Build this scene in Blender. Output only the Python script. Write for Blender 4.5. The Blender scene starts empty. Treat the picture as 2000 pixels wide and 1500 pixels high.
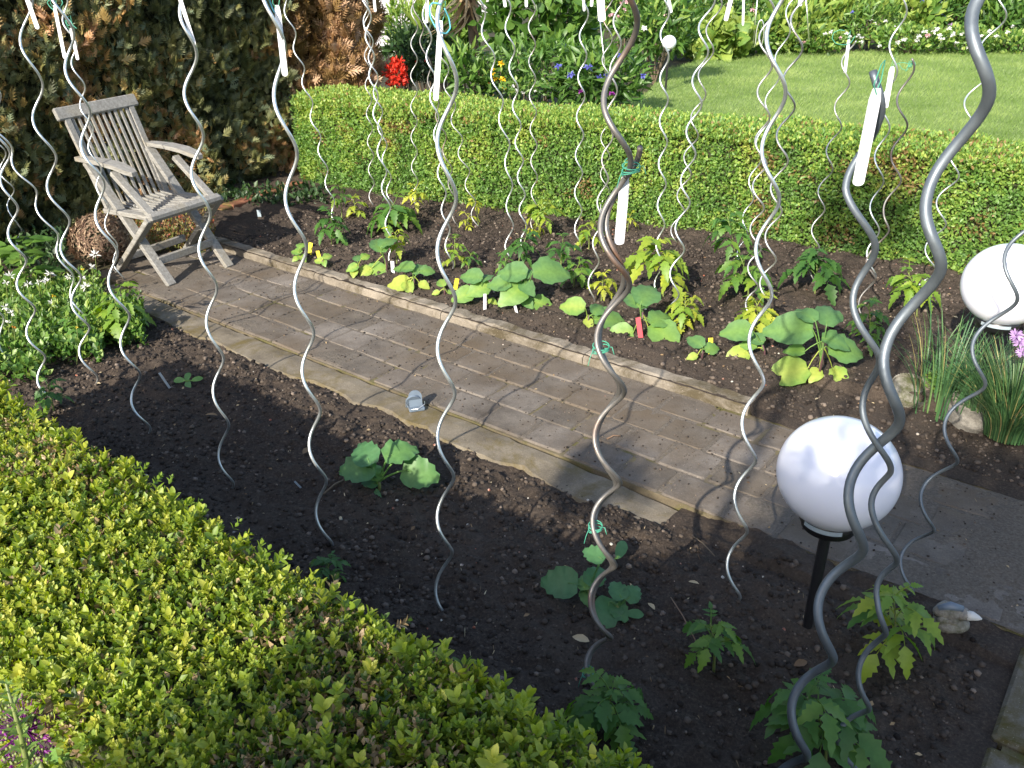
import bpy, math, random
import numpy as np
from mathutils import Vector, Matrix
R = math.radians
random.seed(7); rng = np.random.default_rng(11)
SC = bpy.context.scene; COL = SC.collection

# ---------------------------------------------------------------- camera, sky, sun, exposure
CAMH, TH = 1.6, R(26.6)
cam_d = bpy.data.cameras.new("camera"); cam = bpy.data.objects.new("camera", cam_d); COL.objects.link(cam)
cam.location = (0, 0, CAMH); cam.rotation_euler = (math.pi/2 - TH, 0, 0)
cam_d.sensor_width = 36; cam_d.lens = 1680/2000*36; cam_d.clip_end = 500; cam_d.clip_start = .02
cam_d.dof.use_dof = False
SC.camera = cam
EL = R(29.5); SH = Vector((.485, .875, 0)).normalized()
w = bpy.data.worlds.new("World"); SC.world = w; w.use_nodes = True
sky = w.node_tree.nodes.new('ShaderNodeTexSky'); sky.sky_type = 'NISHITA'; sky.sun_disc = False
sky.sun_elevation = EL; sky.sun_rotation = R(209); sky.dust_density = 1.6
bg = w.node_tree.nodes['Background']; w.node_tree.links.new(sky.outputs[0], bg.inputs[0]); bg.inputs[1].default_value = .15
sl = bpy.data.lights.new("sun", 'SUN'); sl.energy = 4.8; sl.angle = R(.5); sl.color = (1, .92, .79)
sun = bpy.data.objects.new("sun", sl); COL.objects.link(sun)
sun.rotation_euler = (SH*math.cos(EL) - Vector((0, 0, math.sin(EL)))).to_track_quat('-Z', 'Y').to_euler()
SC.view_settings.view_transform = 'Standard'; SC.view_settings.look = 'None'
SC.view_settings.exposure = 1.0; SC.view_settings.gamma = 1
SC.render.engine = 'CYCLES'; SC.cycles.use_denoising = True; SC.cycles.max_bounces = 6
SC.cycles.transparent_max_bounces = 6; SC.cycles.diffuse_bounces = 3

# ---------------------------------------------------------------- helpers: pixel of the photograph -> point of the garden
F = 1680.; T = math.tan(TH); SEC = 1/math.cos(TH)
def tphi(y): yp = (y-750)/F; return (yp+T)/(1-yp*T)
def W(x, y, d):                      # point on the pixel's ray at forward distance d
    yp = (y-750)/F; z = d*SEC/(1-yp*T); return Vector(((x-1000)/F*z, d, CAMH-d*tphi(y)))
def G(x, y, h=0.): return W(x, y, (CAMH-h)/tphi(y))
def mpp(d, h): return (d*math.cos(TH)+(CAMH-h)*math.sin(TH))/F    # metres per photo pixel
U = Vector((.79, -.613, 0)); V_ = Vector((.613, .79, 0))
def ST(s, t, z=0.): return U*s + V_*t + Vector((0, 0, z))

def tag(o, label=None, cat=None, group=None, kind=None):
    if label: o['label'] = label
    if cat: o['category'] = cat
    if group: o['group'] = group
    if kind: o['kind'] = kind
    return o
def link(o, parent=None):
    COL.objects.link(o)
    if parent is not None: o.parent = parent
    return o
def empty(name, loc, label, cat, group=None):
    o = bpy.data.objects.new(name, None); o.location = loc; o.empty_display_size = .05; COL.objects.link(o)
    return tag(o, label, cat, group)

class MB:
    def __init__(s): s.V = []; s.F = []; s.C = []; s.M = []; s.n = 0
    def add(s, V, F, c=.5, m=0):
        V = np.asarray(V, float).reshape(-1, 3)
        s.V.append(V); s.F += [tuple(int(i)+s.n for i in f) for f in F]
        s.C.append(np.full(len(V), c) if np.isscalar(c) else np.asarray(c)); s.M += [m]*len(F); s.n += len(V)
    def box(s, c, size, rot=None, col=.5, m=0, bev=0.):
        hx, hy, hz = [a/2 for a in size]
        if bev <= 0:
            P = [(x, y, z) for x in (-hx, hx) for y in (-hy, hy) for z in (-hz, hz)]
            Fs = [(0, 1, 3, 2), (4, 6, 7, 5), (0, 4, 5, 1), (2, 3, 7, 6), (0, 2, 6, 4), (1, 5, 7, 3)]
        else:
            b = bev; P = []
            for z, k in ((-hz, b), (-hz+b, 0), (hz-b, 0), (hz, b)):
                x, y = hx-k, hy-k; q = min(b, x*.5, y*.5)
                P += [(-x+q, -y, z), (x-q, -y, z), (x, -y+q, z), (x, y-q, z), (x-q, y, z), (-x+q, y, z), (-x, y-q, z), (-x, -y+q, z)]
            Fs = [tuple(range(7, -1, -1)), tuple(range(24, 32))]
            for k in range(3):
                for i in range(8): Fs.append((k*8+i, k*8+(i+1) % 8, k*8+8+(i+1) % 8, k*8+8+i))
        P = np.array(P)
        if rot is not None: P = P @ np.array(rot.to_3x3()).T if hasattr(rot, 'to_3x3') else P @ np.array(rot).T
        s.add(P+np.array(c), Fs, col, m)
    def bar(s, a, b, w, t, up=(0, 0, 1), col=.5, m=0, bev=.003):     # beam a->b, w wide, t thick along 'up'
        a = Vector(a); b = Vector(b); y = (b-a); L = y.length; y.normalize()
        x = y.cross(Vector(up)).normalized(); z = x.cross(y)
        M = Matrix((x, y, z)).transposed(); s.box((a+b)/2, (w, L, t), M, col, m, bev)
    def tube(s, pts, r, n=8, col=.5, m=0, cap=True):
        P = np.asarray([tuple(p) for p in pts], float); k = len(P)
        r = np.full(k, r) if np.isscalar(r) else np.asarray(r)
        Tn = np.gradient(P, axis=0); Tn /= np.linalg.norm(Tn, axis=1)[:, None]+1e-12
        ref = np.array([1., 0, 0]) if abs(Tn[0][0]) < .8 else np.array([0, 1., 0])
        rings = []
        N = ref-Tn[0]*ref.dot(Tn[0]); N /= np.linalg.norm(N)
        a = np.linspace(0, 2*math.pi, n, endpoint=False); ca, sa = np.cos(a)[:, None], np.sin(a)[:, None]
        for i in range(k):
            N = N-Tn[i]*N.dot(Tn[i]); N /= np.linalg.norm(N); B = np.cross(Tn[i], N)
            rings.append(P[i]+r[i]*(ca*N+sa*B))
        Fs = []
        for i in range(k-1):
            for j in range(n): Fs.append((i*n+j, i*n+(j+1) % n, i*n+n+(j+1) % n, i*n+n+j))
        if cap: Fs += [tuple(range(n-1, -1, -1)), tuple(range((k-1)*n, k*n))]
        s.add(np.concatenate(rings), Fs, col if np.isscalar(col) else np.repeat(col, n), m)
    def lathe(s, c, prof, n=24, M=None, col=.5, m=0):
        P = []; Fs = []; k = len(prof)
        for r, z in prof:
            for j in range(n):
                a = 2*math.pi*j/n; P.append((r*math.cos(a), r*math.sin(a), z))
        for i in range(k-1):
            for j in range(n): Fs.append((i*n+j, i*n+(j+1) % n, i*n+n+(j+1) % n, i*n+n+j))
        P = np.array(P)
        if M is not None: P = P @ np.array(M.to_3x3()).T
        s.add(P+np.array(tuple(c)), Fs, col, m)
    def build(s, name, mats, parent=None, smooth=False):
        V = np.concatenate(s.V) if s.V else np.zeros((0, 3)); C = np.concatenate(s.C)
        me = bpy.data.meshes.new(name); me.from_pydata(V.tolist(), [], s.F)
        at = me.attributes.new('rnd', 'FLOAT', 'POINT'); at.data.foreach_set('value', C.astype(np.float32))
        for m in (mats if isinstance(mats, (list, tuple)) else [mats]): me.materials.append(m)
        me.polygons.foreach_set('material_index', np.array(s.M, np.int32))
        if smooth: me.polygons.foreach_set('use_smooth', np.ones(len(s.F), bool))
        me.update(); return link(bpy.data.objects.new(name, me), parent)

def np_mesh(name, V, Fq, C, mats, parent=None, smooth=False, mi=None):
    """V (n,3), Fq (m,4) with -1 in column 3 meaning a triangle"""
    me = bpy.data.meshes.new(name); me.vertices.add(len(V)); me.vertices.foreach_set('co', V.astype(np.float32).ravel())
    tri = Fq[:, 3] < 0; cnt = np.where(tri, 3, 4); st = np.concatenate([[0], np.cumsum(cnt)[:-1]])
    idx = Fq.ravel(); idx = idx[idx >= 0]
    me.loops.add(len(idx)); me.loops.foreach_set('vertex_index', idx.astype(np.int32))
    me.polygons.add(len(Fq)); me.polygons.foreach_set('loop_start', st.astype(np.int32))
    for m in (mats if isinstance(mats, (list, tuple)) else [mats]): me.materials.append(m)
    if mi is not None: me.polygons.foreach_set('material_index', mi.astype(np.int32))
    if smooth: me.polygons.foreach_set('use_smooth', np.ones(len(Fq), bool))
    at = me.attributes.new('rnd', 'FLOAT', 'POINT'); at.data.foreach_set('value', C.astype(np.float32))
    me.update(calc_edges=True); me.validate()
    return link(bpy.data.objects.new(name, me), parent)

def frames(Tp, N):
    Tp = Tp/np.linalg.norm(Tp, axis=1)[:, None]; N = N-Tp*np.sum(N*Tp, 1)[:, None]; N /= np.linalg.norm(N, axis=1)[:, None]+1e-9
    X = np.cross(Tp, N); return np.stack([X, Tp, N], axis=2)     # columns
def scat(proto, P, Tp, N, S, rnd):
    pv, pf, pc = proto; m = len(P); k = len(pv); M = frames(Tp, N)
    V = np.einsum('mij,kj->mki', M, pv)*(S[:, None, None] if np.ndim(S) == 1 else S[:, None, :])+P[:, None, :]
    Fq = (pf[None]+(np.arange(m)*k)[:, None, None]); Fq[np.broadcast_to(pf[None] < 0, Fq.shape)] = -1
    C = np.clip(rnd[:, None]+pc[None], 0, 1)
    return V.reshape(-1, 3), Fq.reshape(-1, 4), C.ravel()
def join(*ps):
    V = []; Fs = []; C = []; n = 0
    for v, f, c in ps:
        f = f.copy(); f[f >= 0] += n; V.append(v); Fs.append(f); C.append(c); n += len(v)
    return np.concatenate(V), np.concatenate(Fs), np.concatenate(C)

def leafproto(st, fold=.15, droop=.25, x0=0., wav=0., vein=0.):
    """st = [(y, halfwidth)...]; leaf along +Y, normal +Z, length 1"""
    V = []; Fq = []
    for i, (y, h) in enumerate(st):
        zc = -droop*y*y; wz = wav*math.sin(i*2.1)
        yy = y-(.06 if i % 2 else 0)*(wav > 0)
        V += [(-h, yy, zc+fold*h+wz*h), (0, y, zc), (h, yy, zc+fold*h-wz*h)]
    for i in range(len(st)-1):
        a = i*3; Fq += [(a, a+1, a+4, a+3), (a+1, a+2, a+5, a+4)]
    V = np.array(V, float); C = np.zeros(len(V)); C[1::3] = vein; C[0::6] -= vein*.3; C[5::6] += vein*.2; return V, np.array(Fq), C
OVAL = leafproto([(0, .03), (.25, .2), (.55, .27), (.85, .17), (1, .02)], .35, .12)
OVAL2 = leafproto([(0, .04), (.5, .3), (1, .03)], .35, .12)
LANCE = leafproto([(0, .03), (.3, .13), (.65, .1), (1, .01)], .3, .35)
TOM = leafproto([(0, .02), (.1, .12), (.22, .27), (.30, .19), (.42, .30), (.5, .17), (.62, .22), (.7, .11), (.82, .12), (1, .01)], .25, .3)
EGG = leafproto([(0, .03), (.05, .17), (.15, .3), (.28, .38), (.42, .4), (.56, .36), (.7, .29), (.84, .18), (.94, .08), (1, .01)], .2, .34, wav=.10, vein=.2)
ROUND = leafproto([(-.14, .14), (-.08, .28), (.02, .41), (.14, .45), (.27, .5), (.4, .46), (.52, .47), (.64, .37), (.75, .35), (.86, .2), (.95, .13), (1.0, .02)], .22, .3, wav=.16, vein=.16)
HEART = leafproto([(-.1, .18), (.05, .36), (.25, .4), (.5, .3), (.75, .15), (1, .01)], .2, .3)
COTY = leafproto([(0, .04), (.15, .16), (.4, .24), (.7, .25), (.9, .15), (1, .03)], .2, .25)
BLADE = (np.array([(-.04, 0, 0), (.04, 0, 0), (.03, .6, .06), (-.03, .6, .06), (0, 1, .25)]), np.array([(0, 1, 2, 3), (3, 2, 4, -1)]), np.zeros(5))
def shoot(nl=4, lw=.5, spread=.9):
    parts = []
    for k in range(nl):
        for sgn in (0, math.pi):
            a = sgn+k*math.pi/2+random.uniform(-.3, .3); up = .35+.5*k/nl
            d = np.array([[math.cos(a)*spread*(1-.55*k/nl), up+.3, math.sin(a)*spread*(1-.55*k/nl)]])
            n = np.array([[-math.cos(a), .9, -math.sin(a)]])
            P = np.array([[0, .75*k/nl, 0]])
            parts.append(scat(OVAL, P, d, n, np.array([lw*(1-.35*k/nl)*random.uniform(.85, 1.15)]), np.array([.12*(k/nl)+random.uniform(-.05, .05)])))
    # rescale colour offset may clip; keep
    V, Fq, C = join(*parts)
    return V, Fq, C
SHOOTS = [shoot(random.choice((3, 4, 4, 5)), random.uniform(.42, .55), random.uniform(.7, 1)) for _ in range(8)]
def spray():
    parts = []
    for k in range(9):
        s = -1 if k % 2 else 1; y = .1+.09*k
        d = np.array([[s*(.75-.05*k), .7, -.15]]); parts.append(scat(LANCE, np.array([[0, y, -.15*y*y]]), d, np.array([[0, 0, 1.]]), np.array([.48*(1-.06*k)]), np.array([random.uniform(-.06, .06)])))
    parts.append(scat(LANCE, np.array([[0, 0, 0.]]), np.array([[0, 1., -.1]]), np.array([[0, 0, 1.]]), np.array([1.]), np.array([0.])))
    return join(*parts)
SPRAYS = [spray() for _ in range(4)]

def vnoise(x, y, seed=0):
    r = np.random.default_rng(seed); g = r.random((256, 256)); xi = np.floor(x).astype(int); yi = np.floor(y).astype(int)
    fx = x-xi; fy = y-yi; fx = fx*fx*(3-2*fx); fy = fy*fy*(3-2*fy); a = lambda i, j: g[i % 256, j % 256]
    return (a(xi, yi)*(1-fx)+a(xi+1, yi)*fx)*(1-fy)+(a(xi, yi+1)*(1-fx)+a(xi+1, yi+1)*fx)*fy
def fbm(x, y, f, o=4, seed=0, g=.5):
    v = 0; a = 1; t = 0
    for k in range(o): v = v+a*vnoise(x*f*2**k+17*k, y*f*2**k+5*k, seed+k); t += a; a *= g
    return v/t

# ---------------------------------------------------------------- materials
def mat(name, base=(.5, .5, .5), rough=.6, metal=0., spec=.5):
    m = bpy.data.materials.new(name); m.use_nodes = True; b = m.node_tree.nodes['Principled BSDF']
    b.inputs['Base Color'].default_value = (*base, 1); b.inputs['Roughness'].default_value = rough
    b.inputs['Metallic'].default_value = metal; b.inputs['Specular IOR Level'].default_value = spec; return m
def N(m, t, **k):
    n = m.node_tree.nodes.new(t)
    for a, v in k.items():
        if a in n.inputs: n.inputs[a].default_value = v
        else: setattr(n, a, v)
    return n
def L(m, a, b): m.node_tree.links.new(a, b)
def ramp(m, fac, stops, interp='LINEAR'):
    r = N(m, 'ShaderNodeValToRGB'); r.color_ramp.interpolation = interp; e = r.color_ramp.elements
    while len(e) < len(stops): e.new(.5)
    for q, (p, c) in zip(e, stops): q.position = p; q.color = (*c, 1) if len(c) == 3 else c
    L(m, fac, r.inputs[0]); return r.outputs[0]
def noise(m, scale, detail=4, rough=.55, dist=0., vec=None):
    n = N(m, 'ShaderNodeTexNoise'); n.inputs['Scale'].default_value = scale; n.inputs['Detail'].default_value = detail
    n.inputs['Roughness'].default_value = rough; n.inputs['Distortion'].default_value = dist
    if vec is None:
        g = N(m, 'ShaderNodeNewGeometry'); vec = g.outputs['Position']
    L(m, vec, n.inputs['Vector']); return n.outputs['Fac']
def mixc(m, fac, a, b, mode='MIX'):
    n = N(m, 'ShaderNodeMix'); n.data_type = 'RGBA'; n.blend_type = mode
    for s, v in ((n.inputs[0], fac), (n.inputs[6], a), (n.inputs[7], b)):
        if hasattr(v, 'node'): L(m, v, s)
        else: s.default_value = v if not isinstance(v, tuple) else (*v, 1)
    return n.outputs[2]
def bump(m, h, strength=.4, dist=.01):
    b = N(m, 'ShaderNodeBump'); b.inputs['Strength'].default_value = strength; b.inputs['Distance'].default_value = dist
    L(m, h, b.inputs['Height']); L(m, b.outputs[0], m.node_tree.nodes['Principled BSDF'].inputs['Normal'])
def attr(m, n='rnd'):
    a = N(m, 'ShaderNodeAttribute'); a.attribute_name = n; return a.outputs['Fac']
def setc(m, s): L(m, s, m.node_tree.nodes['Principled BSDF'].inputs['Base Color'])
def leafmat(name, stops, rough=.42, trans=.35, spec=.5, veins=0.):
    m = mat(name, rough=rough, spec=spec); c = ramp(m, attr(m), stops)
    n = noise(m, 60, 2); c = mixc(m, .35, c, mixc(m, n, (0, 0, 0), (1, 1, 1)), 'SOFT_LIGHT')
    setc(m, c); b = m.node_tree.nodes['Principled BSDF']; tr = N(m, 'ShaderNodeBsdfTranslucent')
    hs = N(m, 'ShaderNodeHueSaturation'); hs.inputs['Saturation'].default_value = 1.15; hs.inputs['Value'].default_value = 1.5
    L(m, c, hs.inputs['Color']); L(m, hs.outputs[0], tr.inputs[0])
    mx = N(m, 'ShaderNodeMixShader'); mx.inputs[0].default_value = trans
    L(m, b.outputs[0], mx.inputs[1]); L(m, tr.outputs[0], mx.inputs[2])
    L(m, mx.outputs[0], m.node_tree.nodes['Material Output'].inputs['Surface']); return m

M = {}
M['box'] = leafmat('box_leaves', [(0, (.48, .36, .22)), (.05, (.30, .2, .1)), (.08, (.04, .08, .015)), (.35, (.09, .16, .022)), (.6, (.18, .26, .03)), (.82, (.31, .36, .045)), (1, (.46, .45, .08))], .5, .35)
M['boxfar'] = leafmat('box_leaves_far', [(0, (.36, .25, .13)), (.06, (.26, .17, .06)), (.09, (.05, .11, .03)), (.35, (.11, .21, .06)), (.6, (.18, .32, .075)), (.8, (.31, .42, .09)), (1, (.5, .5, .14))], .42, .45)
M['thuja'] = leafmat('conifer_sprays', [(0, (.05, .06, .025)), (.3, (.1, .115, .04)), (.48, (.2, .19, .06)), (.6, (.18, .23, .14)), (.7, (.3, .22, .07)), (.85, (.42, .25, .10)), (1, (.6, .36, .2))], .6, .2)
M['thujabrown'] = leafmat('brown_conifer_sprays', [(0, (.08, .04, .02)), (.3, (.2, .13, .04)), (.55, (.27, .17, .07)), (.8, (.36, .22, .12)), (1, (.46, .31, .2))], .6, .25)
M['core'] = mat('hedge_inside', (.03, .034, .014), .95)  # dark fill colour, stands in for the shade between the leaves
M['tom'] = leafmat('tomato_leaves', [(0, (.035, .1, .02)), (.35, (.07, .17, .03)), (.65, (.17, .28, .03)), (1, (.38, .4, .04))], .5, .35)
M['egg'] = leafmat('aubergine_leaves', [(0, (.05, .12, .045)), (.4, (.1, .21, .07)), (.7, (.17, .3, .06)), (1, (.36, .42, .08))], .5, .3)
M['zuc'] = leafmat('courgette_leaves', [(0, (.04, .11, .05)), (.5, (.08, .2, .075)), (1, (.17, .32, .07))], .5, .3)
M['green'] = leafmat('garden_leaves', [(0, (.02, .06, .012)), (.4, (.06, .14, .025)), (.7, (.12, .22, .04)), (1, (.26, .34, .07))], .45, .3)
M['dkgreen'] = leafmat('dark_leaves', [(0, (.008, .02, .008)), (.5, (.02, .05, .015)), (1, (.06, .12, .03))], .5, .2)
M['grass'] = leafmat('grass_blades', [(0, (.1, .17, .035)), (.5, (.19, .28, .07)), (1, (.34, .41, .14))], .5, .35)
M['blade'] = leafmat('onion_leaves', [(0, (.03, .09, .035)), (.5, (.07, .16, .06)), (.85, (.14, .22, .07)), (1, (.4, .32, .14))], .4, .15)
M['sedum'] = leafmat('sedum_leaves', [(0, (.05, .09, .02)), (.5, (.13, .15, .03)), (.8, (.22, .12, .05)), (1, (.28, .06, .035))], .5, .2)
M['stem'] = mat('green_stem', (.16, .2, .06), .5)
M['pstem'] = mat('purple_stem', (.09, .045, .05), .5)
M['bark'] = mat('bark', (.12, .09, .06), .85)
for k, c in dict(white=(.8, .8, .78), pink=(.75, .45, .5), yellow=(.8, .55, .02), blue=(.16, .17, .55), red=(.62, .035, .015), orange=(.7, .25, .02), purple=(.26, .03, .28), lilac=(.5, .33, .6)).items():
    M[k] = leafmat('petals_'+k, [(0, tuple(v*.7 for v in c)), (1, c)], .6, .25)
# soil
def soilmat(name, c0, c1, c2):
    m = mat(name, rough=.95, spec=.2); a = noise(m, 9, 6, .7); b = noise(m, 120, 4, .7); c = noise(m, 1.7, 3)
    col = ramp(m, b, [(.3, c0), (.55, c1), (.75, c2)])
    col = mixc(m, ramp(m, c, [(.35, (0, 0, 0)), (.7, (.75, .75, .75))]), col, mixc(m, .5, col, c2))
    col = mixc(m, ramp(m, noise(m, 330, 2), [(.72, (0, 0, 0)), (.76, (1, 1, 1))]), col, (.2, .16, .12))
    setc(m, col); bump(m, noise(m, 160, 6, .75), .9, .006); return m
M['soil'] = soilmat('dark_garden_soil', (.02, .015, .012), (.05, .038, .03), (.115, .09, .069))
M['clod'] = mat('soil_crumbs', rough=.95, spec=.2)
setc(M['clod'], ramp(M['clod'], attr(M['clod']), [(0, (.017, .013, .011)), (.5, (.05, .04, .033)), (.8, (.12, .095, .076)), (.93, (.2, .16, .13)), (.95, (.3, .09, .05)), (.975, (.42, .4, .35)), (1, (.6, .57, .5))]))
bump(M['clod'], noise(M['clod'], 400, 3), .6, .002)
M['litter'] = leafmat('dry_litter', [(0, (.11, .06, .03)), (.5, (.3, .2, .1)), (1, (.55, .45, .28))], .8, .1)
# paving
def conc(name, lo, hi, moss=.0, scale=6., ms=(.09, .085, .02)):
    m = mat(name, rough=.85, spec=.3); a = noise(m, scale, 6, .65); c = ramp(m, a, [(.3, lo), (.7, hi)])
    c = mixc(m, .5, c, ramp(m, noise(m, 180, 3, .7), [(.3, (.35, .35, .35)), (.7, (.75, .75, .75))]), 'OVERLAY')
    if moss: c = mixc(m, ramp(m, noise(m, 4.2, 7, .75, .6), [(.52-.1*moss, (0, 0, 0)), (.62, (1, 1, 1))]), c, ms)
    c = mixc(m, ramp(m, noise(m, 260, 2), [(.7, (0, 0, 0)), (.75, (1, 1, 1))]), c, tuple(min(1, v*2.2) for v in hi))
    setc(m, c); bump(m, noise(m, 90, 6, .7), .5, .004); return m
M['paver'] = conc('weathered_pavers', (.075, .064, .053), (.18, .16, .137), 0)
c = M['paver']; b = c.node_tree.nodes['Principled BSDF']; src = b.inputs['Base Color'].links[0].from_socket
vr = ramp(c, attr(c), [(0, (.78, .76, .74)), (1, (1.16, 1.15, 1.17))]); setc(c, mixc(c, 1., src, vr, 'MULTIPLY'))
src = b.inputs['Base Color'].links[0].from_socket
setc(c, mixc(c, ramp(c, noise(c, 1.9, 5, .65), [(.42, (0, 0, 0)), (.64, (.7, .7, .7))]), src, (.11, .08, .05)))
M['joint'] = conc('sandy_joints', (.085, .068, .045), (.17, .14, .09), .5)
M['kerb'] = conc('old_concrete_kerb', (.10, .085, .066), (.27, .235, .19), .4, 8, (.075, .06, .035))
M['edge'] = conc('mossy_edging', (.09, .075, .055), (.2, .172, .13), .45, 7, (.11, .085, .035))
M['mossy'] = conc('mossy_slabs', (.08, .07, .055), (.17, .15, .12), .8, 5, (.07, .055, .012))
M['brick'] = conc('old_red_brick', (.16, .06, .035), (.3, .13, .08), .4, 9)
M['stone'] = conc('grey_stone', (.12, .11, .095), (.3, .28, .245), .3, 40, (.07, .075, .03))
M['pale'] = mat('pale_gravel', (.62, .56, .5), .9)
def lawnmat(name, sc):
    m = mat(name, rough=.9, spec=.2); c = ramp(m, noise(m, 1.2, 6, .7), [(.3, (.13, .2, .05)), (.55, (.2, .28, .085)), (.75, (.27, .34, .13))])
    c = mixc(m, .7, c, ramp(m, noise(m, 45, 5, .8), [(.25, (.2, .2, .2)), (.75, (.8, .8, .8))]), 'OVERLAY'); setc(m, c); bump(m, noise(m, 60, 5, .8), .8, .02); return m
M['lawn'] = lawnmat('short_lawn', 1)
M['ground'] = soilmat('ground_soil', (.02, .018, .01), (.05, .045, .025), (.09, .08, .045))
# timber
wm = mat('weathered_teak', rough=.8, spec=.25)
tc = N(wm, 'ShaderNodeTexCoord'); mp = N(wm, 'ShaderNodeMapping'); mp.inputs['Scale'].default_value = (14, 2, 14); L(wm, tc.outputs['Object'], mp.inputs[0])
wc = ramp(wm, noise(wm, 6, 6, .7, .3, mp.outputs[0]), [(.3, (.14, .132, .12)), (.55, (.235, .23, .215)), (.8, (.33, .328, .315))])
wc = mixc(wm, ramp(wm, noise(wm, 5, 4), [(.55, (0, 0, 0)), (.75, (.5, .5, .5))]), wc, (.26, .21, .12)); setc(wm, wc); bump(wm, noise(wm, 40, 5, .7, 0, mp.outputs[0]), .35, .002)
M['teak'] = wm
# metals
def metal(name, c, rough, me, rust=0., bands=0.):
    m = mat(name, c, rough, me); col = mixc(m, noise(m, 30, 4), tuple(v*.75 for v in c), tuple(min(1, v*1.15) for v in c))
    if rust: col = mixc(m, ramp(m, noise(m, 3.1, 4, .6), [(.62-rust*.12, (0, 0, 0)), (.68, (1, 1, 1))]), col, (.22, .11, .06))
    setc(m, col); r = ramp(m, noise(m, 50, 3), [(.3, (rough*.8,)*3), (.7, (min(1, rough*1.4),)*3)]); L(m, r, m.node_tree.nodes['Principled BSDF'].inputs['Roughness']); return m
M['galv'] = metal('galvanised_steel', (.68, .72, .73), .36, .85)
M['galvd'] = metal('dull_galvanised_steel', (.5, .5, .49), .42, .8, .35)
M['dark'] = metal('dark_grey_steel', (.2, .19, .18), .45, .6, .35)
M['bgrey'] = metal('blue_grey_steel', (.15, .175, .20), .45, .55)
M['globe'] = mat('opal_white_plastic', (.74, .75, .84), .18); gb = M['globe'].node_tree.nodes['Principled BSDF']; gb.inputs['Subsurface Weight'].default_value = .35; gb.inputs['Subsurface Radius'].default_value = (.05, .05, .06); gb.inputs['Subsurface Scale'].default_value = .6
M['black'] = mat('black_plastic', (.015, .015, .017), .35)
M['clearp'] = mat('frosted_strip', (.3, .36, .4), .15)
M['tag'] = mat('white_plastic_label', rough=.45)
tgm = M['tag']; g2 = N(tgm, 'ShaderNodeTexCoord'); mp2 = N(tgm, 'ShaderNodeMapping'); mp2.inputs['Scale'].default_value = (30, 260, 30); L(tgm, g2.outputs['Object'], mp2.inputs[0])
setc(tgm, mixc(tgm, ramp(tgm, noise(tgm, 1, 3, .6, 0, mp2.outputs[0]), [(.6, (0, 0, 0)), (.66, (.3, .3, .3))]), (.7, .71, .75), (.45, .46, .55)))
M['ytag'] = mat('yellow_plastic', (.8, .66, .05), .5); M['rtag'] = mat('red_plastic', (.6, .1, .12), .5)
M['twine'] = mat('green_twine', (.06, .3, .2), .6); M['btwine'] = mat('blue_twine', (.08, .34, .42), .6)
M['clip'] = metal('blue_grey_plastic', (.14, .18, .23), .45, 0.)
M['wire'] = mat('thin_wire', (.75, .75, .73), .3, .9)
M['straw'] = leafmat('dry_fibres', [(0, (.09, .05, .035)), (.5, (.22, .14, .09)), (1, (.4, .3, .2))], .8, .1)
M['red_net'] = leafmat('red_net', [(0, (.3, .01, .005)), (1, (.75, .05, .02))], .5, .2)

# ---------------------------------------------------------------- the ground
g = MB(); g.add([(-150, -60, -.06), (150, -60, -.06), (150, 260, -.06), (-150, 260, -.06)], [(0, 1, 2, 3)])
tag(g.build('ground', M['ground']), kind='structure')
def sheet(name, s0, s1, t0, t1, res, zf, m, cut=None):
    ns = int((s1-s0)/res)+1; nt = int((t1-t0)/res)+1; s = np.linspace(s0, s1, ns); t = np.linspace(t0, t1, nt)
    Sg, Tg = np.meshgrid(s, t, indexing='ij'); Z = zf(Sg, Tg)
    Vx = np.stack([U.x*Sg+V_.x*Tg, U.y*Sg+V_.y*Tg, Z], -1).reshape(-1, 3)
    i, j = np.meshgrid(np.arange(ns-1), np.arange(nt-1), indexing='ij'); a = (i*nt+j).ravel()
    Fq = np.stack([a, a+nt, a+nt+1, a+1], 1)
    return tag(np_mesh(name, Vx, Fq, rng.random(len(Vx)), m, smooth=True), kind='structure')
def lowz(s, t): 
    e = np.clip((2.06-t)/.1, 0, 1); e2 = np.clip((-.02-s)/.12, 0, 1)
    e = np.where(t > 2.06, np.clip((s+1.0)/.2, 0, 1)*1.05, e)
    return -.022-.02*(t > 2.06)*(s < -1.)+e*.016+(fbm(s, t, 5, 3, 3)-.5)*.04*e+(fbm(s, t, 24, 4, 9, .6)-.5)*.045*(.3+.7*e)*(.3+.7*e2)
def upz(s, t):
    e = np.clip((t-2.98)/.12, 0, 1)
    z = .038+e*.014+(fbm(s, t, 4, 3, 5)-.5)*.04*e+(fbm(s, t, 24, 4, 19, .6)-.5)*.038*(.25+.75*e)
    return np.where((s > -1.07) & (t < 3.30+.03*np.sin(s*9)), np.minimum(z, .012+(fbm(s, t, 20, 3, 2)-.5)*.012-np.clip((3.06-t)/.3, 0, 1)*.02), z)
sheet('soil_bed', -5.4, .025, .5, 2.184, .009, lowz, M['soil'])
sheet('soil_bed', -5.6, 2.6, 2.876, 6.0, .013, upz, M['soil'])
M['dirt'] = soilmat('packed_dirt', (.082, .067, .052), (.135, .115, .094), (.19, .165, .137))
def dirtz(s, t):
    k = np.clip((s+1.3)/.7, 0, 1)+.25*np.clip((-2.6-s)/1., 0, 1); return -.0016+.0042*k+(fbm(s, t, 3.6, 4, 66)-.5)*(.015+.007*k)+(fbm(s, t, 38, 3, 67, .7)-.5)*.005-.012*np.clip((2.2-t)/.02, 0, 1)*(s < -.9)
sheet('packed_soil', -4.4, 2.6, 2.186, 2.87, .008, dirtz, M['dirt'])
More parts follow.
